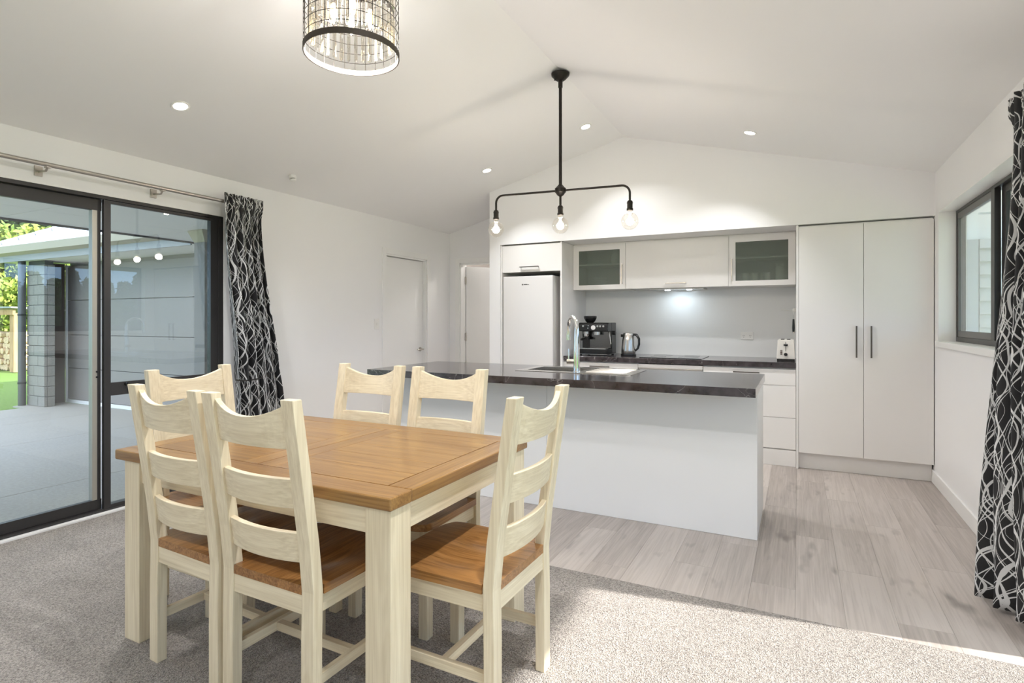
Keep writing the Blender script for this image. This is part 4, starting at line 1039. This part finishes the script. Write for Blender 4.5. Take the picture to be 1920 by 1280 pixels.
for k in range(4):
    a = PI / 4 + PI / 2 * k; bx, by = ccx + 0.075 * math.cos(a), ccy + 0.075 * math.sin(a)
    cs = MB().cyl((bx, by, cz0 + 0.21), (bx, by, cz0 + 0.345), 0.011).build('candle_socket', BRONZE, ch, smooth=True)
    MB().lathe([(0.007, 0), (0.014, -0.025), (0.015, -0.04), (0.008, -0.07), (0.001, -0.085)], (bx, by, cz0 + 0.21), 14).build('candle_bulb', GLOWC, cs, smooth=True)
    lamp('candle_light', 'POINT', (bx, by, cz0 + 0.11), CHAND_W / 4, (1.0, 0.97, 0.94), cs, 0.02)

# ------------------------------------------------------------------ downlights, smoke alarm
def downlight(x, y, label):
    z = zceil(x); s = SL if x < XRIDGE else -SL
    o = empty('downlight', (x, y, z)); tag(o, label, 'downlight', 'recessed ceiling downlights')
    o.rotation_euler = (0, -math.atan(s), 0)
    def loc(mb, nm, mat):
        me = mb.mesh(nm, mat, smooth=True); q = bpy.data.objects.new(nm, me); COL.objects.link(q); q.parent = o; return q
    loc(MB().lathe([(0.052, 0.002), (0.054, -0.004), (0.050, -0.007), (0.040, -0.005), (0.040, 0.001)], n=32, caps=False), 'trim_ring', WHITEPL)
    loc(MB().lathe([(0.0395, -0.001), (0.030, -0.0045), (0.001, -0.006)], n=28), 'lens', LAMPW)
    d = bpy.data.lights.new('downlight_lamp', 'AREA'); d.shape = 'DISK'; d.size = 0.09; d.energy = KITCHEN_DOWNLIGHT_W if y > 4 else LIVING_DOWNLIGHT_W if y > 0 else REAR_FILL_W; d.color = (0.98, 0.985, 1.0); d.spread = math.radians(105 if y > 4 else 140)
    q = bpy.data.objects.new('downlight_lamp', d); COL.objects.link(q); q.parent = o; q.location = (0, 0, -0.012)
downlight(-3.383, 2.167, 'recessed downlight over the sliding door, left of the wire drum chandelier')
downlight(-2.746, 4.862, 'recessed downlight low on the left ceiling slope in front of the fridge')
downlight(-1.715, 4.848, 'recessed downlight close to the ridge, right of the pendant stem')
downlight(-0.344, 4.854, 'recessed downlight on the right ceiling slope in front of the pantry')
downlight(-0.344, 1.3, 'added fill downlight, unseen, above the sunlit carpet')  # unseen lamp added to fill the dining side
for i, (x_, y_) in enumerate(((-3.383, -0.6), (-0.344, -0.6), (-3.383, -2.3), (-0.344, -2.3))):  # unseen lamps added to brighten the room from behind the camera
    downlight(x_, y_, 'added unseen fill downlight behind the viewpoint, ' + ('left slope nearer', 'right slope nearer', 'left slope far rear', 'right slope far rear')[i])
ax_, ay_ = -3.784, 3.384
al = empty('smoke_alarm', (ax_, ay_, zceil(ax_) - 0.002)); tag(al, 'small white smoke sensor on the left ceiling slope above the wall', 'sensor')
al.rotation_euler = (0, -math.atan(SL), 0)
for nm, pr, mt in (('base', [(0.030, 0.0), (0.030, -0.022), (0.026, -0.026)], WHITEPL), ('vent', [(0.020, -0.026), (0.020, -0.034)], GREYAL), ('cap', [(0.026, -0.034), (0.024, -0.044), (0.012, -0.05)], WHITEPL)):
    me = MB().lathe(pr, n=24).mesh(nm, mt, smooth=True); q = bpy.data.objects.new(nm, me); COL.objects.link(q); q.parent = al
hl = empty('added_room_lamp', (-3.4, 7.2, 2.39)); tag(hl, 'added unseen round lamp lighting the room behind the open door', 'lamp')  # unseen lamp added to light the open door leaf
MB().cyl((-3.4, 7.2, 2.37), (-3.4, 7.2, 2.40), 0.12, n=24).build('diffuser', LAMPW, hl, smooth=True)
lamp('added_room_light', 'AREA', (-3.4, 7.2, 2.365), 9, (1.0, 0.96, 0.9), hl, 0.22)

# ------------------------------------------------------------------ dining table
TX0, TX1, TY0, TY1, TZ0, TZ1 = -2.468, -1.062, 1.308, 2.245, 0.718, 0.758
tbl = empty('dining_table', ((TX0 + TX1) / 2, (TY0 + TY1) / 2, 0)); tag(tbl, 'oak topped farmhouse dining table with cream painted legs', 'table')
lg = 0.098
lx0, lx1, ly0, ly1 = TX0 + 0.045, TX1 - 0.010, TY0 + 0.014, TY1 - 0.014
for a, b_ in ((lx0, ly0), (lx1 - lg, ly0), (lx0, ly1 - lg), (lx1 - lg, ly1 - lg)):
    MB().box(a, a + lg, b_, b_ + lg, 0, TZ0).build('leg', CREAM['Z'], tbl, bevel=0.004)
AZ = 0.632
for n_, bb in (('apron', (lx0 + lg, lx1 - lg, ly0 + 0.012, ly0 + 0.034)), ('apron', (lx0 + lg, lx1 - lg, ly1 - 0.034, ly1 - 0.012))):
    MB().box(*bb, AZ, TZ0).build(n_, CREAM['X'], tbl, bevel=0.002)
for bb in ((lx0 + 0.012, lx0 + 0.034, ly0 + lg, ly1 - lg), (lx1 - 0.034, lx1 - 0.012, ly0 + lg, ly1 - lg)):
    MB().box(*bb, AZ, TZ0).build('apron', CREAM['Y'], tbl, bevel=0.002)
def tplank(x0, x1, y0, y1, ax, bev=0.0012):
    MB().box(x0 + 0.0006, x1 - 0.0006, y0 + 0.0006, y1 - 0.0006, TZ0, TZ1).build('plank', OAK[ax], tbl, bevel=bev, seg=2)
def tedge(x0, x1, y0, y1, ax):
    MB().box(x0 + 0.0004, x1 - 0.0004, y0 + 0.0004, y1 - 0.0004, TZ0, TZ1).build('plank', OAK[ax], tbl, bevel=0.007, seg=3)
FB = 0.105
tedge(TX0, TX1, TY0, TY0 + FB, 'X'); tedge(TX0, TX1, TY1 - FB, TY1, 'X')
tedge(TX0, TX0 + 0.095, TY0 + FB, TY1 - FB, 'Y'); tedge(TX1 - 0.095, TX1, TY0 + FB, TY1 - FB, 'Y')
xm = -1.757
tplank(xm - 0.085, xm - 0.001, TY0 + FB, TY1 - FB, 'Y'); tplank(xm + 0.001, xm + 0.085, TY0 + FB, TY1 - FB, 'Y')
ni = 5; wi = (TY1 - TY0 - 2 * FB) / ni
for k in range(ni):
    a = TY0 + FB + k * wi
    tplank(TX0 + 0.095, xm - 0.085, a, a + wi, 'X', 0.0006); tplank(xm + 0.085, TX1 - 0.095, a, a + wi, 'X', 0.0006)

# ------------------------------------------------------------------ chairs (built facing +Y, rear feet on y = 0)
W2, PT = 0.212, 0.052
def make_chair():
    c = empty('dining_chair', (0, 0, 0))
    for s in (-1, 1):
        xo, xi = s * W2, s * (W2 - PT)
        a, b_ = min(xo, xi), max(xo, xi)
        pr = [(0.0, 0.0), (0.0, 0.30), (0.003, 0.45), (-0.012, 0.60), (-0.045, 0.83), (-0.078, 1.046), (-0.042, 1.046), (-0.008, 0.83), (0.026, 0.60), (0.041, 0.45), (0.038, 0.30), (0.036, 0.0)]
        MB().prism(pr, 'X', a, b_).build('rear_post', CREAM['Z'], c, bevel=0.003)
        MB().box(min(s * 0.208, s * 0.166), max(s * 0.208, s * 0.166), 0.372, 0.414, 0, 0.436).build('front_leg', CREAM['Z'], c, bevel=0.003)
        MB().box(min(s * 0.200, s * 0.178), max(s * 0.200, s * 0.178), 0.037, 0.372, 0.376, 0.436).build('side_rail', CREAM['Y'], c, bevel=0.002)
        MB().box(min(s * 0.198, s * 0.178), max(s * 0.198, s * 0.178), 0.034, 0.374, 0.150, 0.184).build('side_stretcher', CREAM['Y'], c, bevel=0.002)
    MB().box(-W2 + PT, W2 - PT, 0.006, 0.028, 0.376, 0.436).build('rear_rail', CREAM['X'], c, bevel=0.002)
    MB().box(-0.166, 0.166, 0.384, 0.404, 0.376, 0.436).build('front_rail', CREAM['X'], c, bevel=0.002)
    MB().box(-0.178, 0.178, 0.19, 0.215, 0.152, 0.182).build('cross_stretcher', CREAM['X'], c, bevel=0.002)
    # curved ladder rails
    def rail(za, zb, dip, name):
        n = 14; xe = W2 - PT + 0.002; th = 0.020; vs_ = []
        for i in range(n + 1):
            s = -1 + 2 * i / n
            x_ = s * xe
            bow = -0.024 * (1 - s * s)
            for (zz, ztop) in ((za, False), (zb, True)):
                z_ = zz - (dip * (1 - s * s) if ztop else -0.0)
                lean = -0.078 * max(0, (zz - 0.47) / 0.576) ** 1.05
                yc = lean + 0.022 + bow
                vs_ += [(x_, yc - th / 2, z_), (x_, yc + th / 2, z_)]
        fs = []
        for i in range(n):
            o = 4 * i; p = o + 4
            fs += [(o, p, p + 2, o + 2), (o + 1, o + 3, p + 3, p + 1), (o + 2, p + 2, p + 3, o + 3), (o, o + 1, p + 1, p)]
        fs += [(0, 2, 3, 1), (4 * n, 4 * n + 1, 4 * n + 3, 4 * n + 2)]
        MB().add(vs_, fs).build(name, CREAM['X'], c, bevel=0.0025)
    rail(0.893, 1.028, 0.042, 'top_rail'); rail(0.708, 0.800, 0.0, 'back_rail'); rail(0.536, 0.630, 0.0, 'back_rail')
    # saddled seat
    nu, nv = 20, 18
    def top(s, t):
        S_ = 2 * s - 1
        wd_ = 0.214 + 0.006 * t
        fr_ = 0.445 - 0.030 * abs(S_) ** 6
        y_ = lerp(0.043, fr_, t); x_ = S_ * wd_ * (1 - 0.05 * max(0, (t - 0.85) / 0.15) ** 2)
        dish = 0.0
        for cx_ in (-0.085, 0.085):
            r2 = ((x_ - cx_) / 0.085) ** 2 + ((y_ - 0.22) / 0.13) ** 2
            dish -= 0.013 * math.exp(-r2 * 1.6)
        return (x_, y_, 0.466 + dish)
    m = MB()
    N = (nu + 1) * (nv + 1)
    vt = [top(i / nu, j / nv) for j in range(nv + 1) for i in range(nu + 1)]
    vb = [(p[0], p[1], 0.437) for p in vt]
    fs = []
    idx = lambda i, j: j * (nu + 1) + i
    for j in range(nv):
        for i in range(nu):
            fs.append((idx(i, j), idx(i + 1, j), idx(i + 1, j + 1), idx(i, j + 1)))
            fs.append((N + idx(i, j), N + idx(i, j + 1), N + idx(i + 1, j + 1), N + idx(i + 1, j)))
    for i in range(nu):
        fs.append((idx(i, 0), N + idx(i, 0), N + idx(i + 1, 0), idx(i + 1, 0))); fs.append((idx(i, nv), idx(i + 1, nv), N + idx(i + 1, nv), N + idx(i, nv)))
    for j in range(nv):
        fs.append((idx(0, j), idx(0, j + 1), N + idx(0, j + 1), N + idx(0, j))); fs.append((idx(nu, j), N + idx(nu, j), N + idx(nu, j + 1), idx(nu, j + 1)))
    m.add(vt + vb, fs)
    m.box(-W2 + PT + 0.001, W2 - PT - 0.001, 0.004, 0.0432, 0.437, 0.466)
    m.build('seat', SEATW, c, bevel=0.0, smooth=True)
    return c
ch0 = make_chair()
GR = 'dining chairs around the oak table'
spots = [(-1.971, 1.268, -3.0, 'cream ladder-back chair on the near side of the table, farther left of the two'),
         (-1.518, 1.250, -1.0, 'cream ladder-back chair nearest the viewer, beside the near table leg'),
         (-2.650, 1.785, -91.0, 'cream ladder-back chair at the left head of the table by the glass door'),
         (-2.009, 2.262, 180.0, 'cream ladder-back chair on the island side of the table, left one by the curtain'),
         (-1.526, 2.268, 179.6, 'cream ladder-back chair on the island side of the table, right one below the dark worktop'),
         (-0.823, 1.717, 89.3, 'cream ladder-back chair at the right head of the table next to the sunlit carpet')]
for i, (x_, y_, r_, lab) in enumerate(spots):
    o = ch0 if i == 0 else copy_tree(ch0)
    o.location = (x_, y_, 0); o.rotation_euler = (0, 0, math.radians(r_)); tag(o, lab, 'chair', GR)

# ------------------------------------------------------------------ outside, left: covered patio and garage wing
PZ = -0.10
pat = struct(MB().box(-10.87, XL - 0.15, -8, 5.07, -0.30, PZ - 0.03).build('patio_base', MORTAR))
for a, b_ in ((-5.53, XL - 0.152), (-7.75, -5.536), (-9.3, -7.756), (-10.87, -9.306)):
    for c_, d_ in ((-8, -3.2), (-3.19, 0.9), (0.91, 5.068)):
        MB().box(a, b_, c_, d_, PZ - 0.03, PZ).build('concrete_slab', CONC, pat, bevel=0.004)
MB().box(-11.25, -10.874, 4.45, 5.068, PZ - 0.03, PZ).build('concrete_slab', CONC, pat, bevel=0.004)
lw = MB().box(-70, -10.88, -40, 60, -0.4, PZ - 0.02).build('lawn', LAWN); lw['kind'] = 'stuff'; lw['label'] = 'green lawn beyond the patio'; lw['category'] = 'lawn'
ZS = 2.25
ev = struct(MB().box(-6.72, -6.69, -8, 5.02, ZS - 0.02, ZS + 0.17).build('eave', DARKROOF))
for a, b_ in ((-5.945, XL - 0.152), (-6.69, -5.951)):
    for c_, d_ in ((-8, -4.6), (-4.594, -2.2), (-2.194, 0.15), (0.156, 2.545), (2.551, 3.90 if a < -5.95 else 4.4), (3.906 if a < -5.95 else 4.406, 5.02)):
        MB().box(a, b_, c_, d_, ZS, ZS + 0.012).build('soffit_panel', SOFFIT, ev)
# house roof
m = MB()
m.prism([(-6.72, 2.44), (XRIDGE, 3.36), (XRIDGE, 3.42), (-6.72, 2.50)], 'Y', -8, 9)
m.prism([(XRIDGE, 3.36), (2.92, 2.42), (2.92, 2.48), (XRIDGE, 3.42)], 'Y', -8, 9)
struct(m.build('roof', DARKROOF))
m = MB(); m.box(2.89, 2.92, -8, 9, 2.30, 2.44); struct(m.build('eave_right', SOFFIT))
struct(MB().box(XR + 0.172, 2.89, -8, 9, 2.30, 2.312).build('soffit_right', SOFFIT))
# column under the eave
pc = empty('patio_post', (-5.76, 4.0, PZ)); tag(pc, 'square grey patio post with flared cap behind the right glass panel', 'post')
MB().box(-5.85, -5.672, 3.90, 4.075, PZ, 2.12).build('shaft', GREYWALL, pc, bevel=0.004)
m = MB(); m.add([(-5.85, 3.90, 2.12), (-5.672, 3.90, 2.12), (-5.672, 4.075, 2.12), (-5.85, 4.075, 2.12), (-5.90, 3.86, 2.235), (-5.655, 3.86, 2.235), (-5.655, 4.12, 2.235), (-5.90, 4.12, 2.235)],
                [(0, 3, 2, 1), (4, 5, 6, 7), (0, 1, 5, 4), (1, 2, 6, 5), (2, 3, 7, 6), (3, 0, 4, 7)])
m.box(-5.90, -5.655, 3.86, 4.12, 2.235, 2.2495); m.build('cap', GUTTER, pc)
# garage wing
gw = empty('garage', (-8, 7.5, PZ)); tag(gw, 'grey garage wing with sectional door across the patio', 'building')
YG = 5.075
MB().box(-11.0, XL - 0.155, YG + 0.06, 10.5, PZ, 2.24).build('wall', GREYWALL, gw)
pz = [-0.04, 0.481, 1.033, 1.610, 2.18]
for k in range(4):
    MB().box(-10.97, -6.0, YG + 0.012, YG + 0.05, pz[k] + 0.004, pz[k + 1] - 0.004).build('door_panel', GREYWALL, gw, bevel=0.003)
MB().box(-10.97, -6.0, YG, YG + 0.05, PZ, -0.045).build('door_seal', SOFFIT, gw)
MB().box(-11.003, -10.972, YG - 0.01, YG + 0.06, PZ, 2.20).build('door_jamb', TRIM, gw)
MB().box(-5.99, XL - 0.155, YG, YG + 0.058, PZ, 2.23).build('wall', GREYWALL, gw)
YE = 4.46
MB().box(-11.84, XL - 0.155, YE, YG + 0.06, 2.235, 2.25).build('soffit', SOFFIT, gw)
MB().box(-11.84, -6.73, YE - 0.02, YE, 2.215, 2.33).build('fascia', plain('fascia_grey', (0.33, 0.335, 0.325), 0.5), gw)
m = MB(); m.prism([(YE - 0.13, 2.34), (YE - 0.02, 2.31), (YE - 0.02, 2.43), (YE - 0.15, 2.445)], 'X', -11.86, -6.73); m.build('gutter', GUTTER, gw)
m = MB()
tr_ = 0.54; xcorn = -11.86
yr = 7.3; zr_ = 2.44 + (yr - YE + 0.12) * tr_
m.add([(xcorn, YE - 0.12, 2.44), (-6.6, YE - 0.12, 2.44), (-6.6, yr, zr_), (xcorn + (yr - YE), yr, zr_), (xcorn, 2 * yr - YE, 2.44), (-6.6, 2 * yr - YE, 2.44)], [(0, 1, 2, 3), (0, 3, 4), (3, 2, 5, 4), (0, 4, 5, 1), (1, 5, 2)])
m.build('roof', ROOFM, gw)
hp = Vector((xcorn, YE - 0.12, 2.45)); hq = Vector((xcorn + (yr - YE), yr, zr_ + 0.01))
for k in range(18):
    a, b_ = hp.lerp(hq, k / 18), hp.lerp(hq, (k + 0.94) / 18)
    MB().cyl(a, b_, 0.055, 0.048, n=8).build('ridge_tile', ROOFM, gw, smooth=True)
# brick pier, brick by brick
bp = empty('brick_pier', (-11.0, 4.8, PZ)); tag(bp, 'grey brick pier beside the downpipe at the end of the garage', 'pier')
MB().box(-11.185, -10.675, 4.635, 4.75, PZ, 2.23).build('mortar_core', MORTAR, bp)
bh = 0.162; nb = int((2.23 - PZ) / bh)
for k in range(nb):
    z0_ = PZ + 0.004 + k * bh
    cut = -10.99 if k % 2 else -10.86
    for a, b_, c_, d_ in ((-11.20, cut - 0.004, 4.62, 4.66), (cut + 0.004, -10.66, 4.62, 4.66), (-10.70, -10.66, 4.664, 4.765)):
        MB().box(a, b_, c_, d_, z0_, z0_ + bh - 0.008).build('brick', BRICK, bp, bevel=0.003, seg=1)
MB().box(-11.06, -11.005, 4.766, YG - 0.012, PZ, 2.22).build('shaded_jamb_panel', BROWN, bp)  # recessed door jamb, its shadow put into the brown colour
dp = empty('downpipe', (-11.32, 4.55, PZ)); tag(dp, 'dark grey round downpipe in front of the brick pier', 'downpipe')
MB().cyl((-11.21, 4.555, PZ), (-11.21, 4.555, 2.28), 0.052, n=18).build('pipe', GREYAL, dp, smooth=True)
for z in (0.25, 1.35): MB().cyl((-11.21, 4.555, z), (-11.21, 4.555, z + 0.03), 0.058, n=18).build('strap', BLACKAL, dp, smooth=True)
# wood shed with split logs
ws = empty('wood_shed', (-19.8, 7.9, PZ)); tag(ws, 'open timber wood shed on the lawn behind the downpipe', 'shed')
for px_, py_ in ((-18.72, 7.34), (-21.3, 7.34), (-18.72, 8.9), (-21.3, 8.9)): MB().box(px_, px_ + 0.22, py_, py_ + 0.14, PZ, 1.48).build('post', TIMBER, ws)
MB().box(-21.4, -18.4, 7.28, 7.34, 1.42, 1.56).build('beam', TIMBER, ws)
m = MB(); m.prism([(7.2, 1.60), (9.2, 1.50), (9.2, 1.54), (7.2, 1.64)], 'X', -21.6, -18.3); m.build('roof_sheet', CORRUG, ws)
for k in range(24): MB().cyl((-21.3 + 0.11 * k, 8.85, PZ), (-21.3 + 0.11 * k, 8.85, 1.44), 0.03, n=6).build('wall_rib', CORRUG, ws)
MB().box(-21.3, -18.55, 8.86, 8.895, PZ, 1.44).build('back_wall', CORRUG, ws)
log_me = [MB().cyl((0, 0, 0), (0, 0.5, 0), r, r * 0.92, n=k).mesh('log', LOGM, bevel=0.004, seg=1) for r, k in ((0.085, 7), (0.075, 6), (0.092, 8))]
rl = random.Random(5)
for row in range(7):
    for k in range(12):
        o = bpy.data.objects.new('log', log_me[rl.randrange(3)]); COL.objects.link(o)
        o.location = (-20.95 + 0.17 * k + 0.085 * (row % 2), 7.52 + rl.uniform(-0.05, 0.05), PZ + 0.08 + 0.15 * row)
        o.rotation_euler = (0, rl.uniform(0, 6), 0)
        tag(o, 'split firewood log stacked in the timber wood shed', 'log', 'firewood in the shed')

# ------------------------------------------------------------------ trees
def foliage(seed, rx, rz, zc_, n, size, conic=False):
    r = random.Random(seed); vs_ = []; fs = []
    blobs = [(r.uniform(-0.55, 0.55) * rx, r.uniform(-0.55, 0.55) * rx, zc_ + r.uniform(-0.6, 0.6) * rz, r.uniform(0.35, 0.62)) for _ in range(14)]
    for i in range(n):
        if conic:
            t = r.random() ** 0.6
            rad = rx * (0.12 + 0.88 * t) * math.sqrt(r.random() * 0.5 + 0.5) * (0.85 + 0.15 * math.sin(t * 40))
            a = r.uniform(0, 2 * PI); p = Vector((rad * math.cos(a), rad * math.sin(a), zc_ + rz * (1 - 2 * t)))
        else:
            b_ = blobs[r.randrange(14)]
            d = Vector((r.gauss(0, 1), r.gauss(0, 1), r.gauss(0, 1))).normalized() * (r.random() ** 0.33) * b_[3]
            p = Vector((b_[0] + d.x * rx, b_[1] + d.y * rx, b_[2] + d.z * rz))
        u = Vector((r.gauss(0, 1), r.gauss(0, 1), r.gauss(0, 1))).normalized(); v_ = u.orthogonal().normalized()
        s = size * r.uniform(0.6, 1.3); o = len(vs_)
        vs_ += [p - u * s, p + v_ * s * 0.55, p + u * s, p - v_ * s * 0.55]; fs.append((o, o + 1, o + 2, o + 3))
    return vs_, fs
def tree(x, y, me, trunk_me, sc_, rz, label, group, base=PZ - 0.02):
    t = empty('tree', (x, y, base)); t.scale = (sc_, sc_, sc_); t.rotation_euler = (0, 0, rz)
    for nm, q in (('foliage', me), ('trunk', trunk_me)):
        o = bpy.data.objects.new(nm, q); COL.objects.link(o); o.parent = t
    tag(t, label, 'tree', group); return t
def leafmesh(nm, mat, *a, **k):
    m = MB(); m.v, m.f = foliage(*a, **k)
    me = bpy.data.meshes.new(nm); me.from_pydata([tuple(p) for p in m.v], [], m.f); me.materials.append(mat); return me
TL = leafmesh('foliage', LEAFL, 1, 2.6, 2.3, 3.1, 14000, 0.14)
TL2 = leafmesh('foliage', LEAFL, 2, 2.3, 1.5, 1.7, 9000, 0.12)
TM = leafmesh('foliage', LEAFD, 4, 2.5, 2.6, 3.6, 9000, 0.16)
TC = leafmesh('foliage', LEAFD, 3, 1.15, 1.55, 1.45, 7000, 0.11, conic=True)
TRK = MB().cyl((0, 0, 0), (0.1, 0, 2.6), 0.16, 0.09, n=8).mesh('trunk', BARK, smooth=True)
TRKC = MB().cyl((0, 0, 0), (0, 0, 1.6), 0.09, 0.05, n=8).mesh('trunk', BARK, smooth=True)
GT = 'leafy trees beyond the lawn'
for i, (x_, y_, me, s) in enumerate(((-26.0, 8.2, TL2, 1.0), (-27.5, 11.2, TL, 1.0), (-26.0, 14.5, TL, 1.05), (-25, 17.8, TL, 1.0), (-30.5, 9.2, TM, 1.15), (-31, 13.5, TM, 1.2), (-30, 5.5, TL, 1.0), (-29.5, 18.5, TM, 1.2), (-24.3, 11.0, TL2, 1.0))):
    tree(x_, y_, me, TRK, s, i * 1.3, 'bright leafy tree beyond the lawn outside the sliding door' if me is not TM else 'dark leafy tree standing behind the bright ones beyond the lawn', GT if me is not TM else 'dark trees at the back of the lawn')
rl = random.Random(9)
for i in range(42):
    tree(14.5 + rl.uniform(-0.25, 0.25), -5.0 + i * 0.58, TC, TRKC, rl.uniform(0.92, 1.06), i * 0.9, 'dark conifer in the hedge outside the right wall, seen reflected in the glass door', 'conifer hedge', -0.12)
# outside, right: paving, lawn, pale weatherboard wall past the kitchen window
struct(MB().box(XR + 0.171, 3.6, -8, 9, -0.30, -0.06).build('right_paving', CONC))
lr = MB().box(3.61, 70, -40, 60, -0.40, -0.10).build('lawn', LAWN); lr['kind'] = 'stuff'; lr['label'] = 'green lawn outside the right wall'; lr['category'] = 'lawn'
ob = empty('garden_shed', (2.6, 9.8, -0.06)); tag(ob, 'pale weatherboard shed outside the kitchen window', 'shed')
PALE = plain('pale_weatherboard', (0.62, 0.64, 0.60), 0.55)
MB().box(1.35, 4.2, 9.55, 11.0, -0.06, 3.0).build('wall', PALE, ob)
for k in range(17):
    m = MB(); z_ = -0.04 + 0.175 * k
    m.prism([(9.50, z_), (9.55, z_), (9.55, z_ + 0.18), (9.53, z_ + 0.18)], 'X', 2.15, 4.2); m.build('weatherboard', PALE, ob)
MB().box(1.35, 2.14, 9.51, 9.55, -0.06, 3.0).build('corner_panel', plain('pale_grey_panel', (0.48, 0.49, 0.49), 0.5), ob)
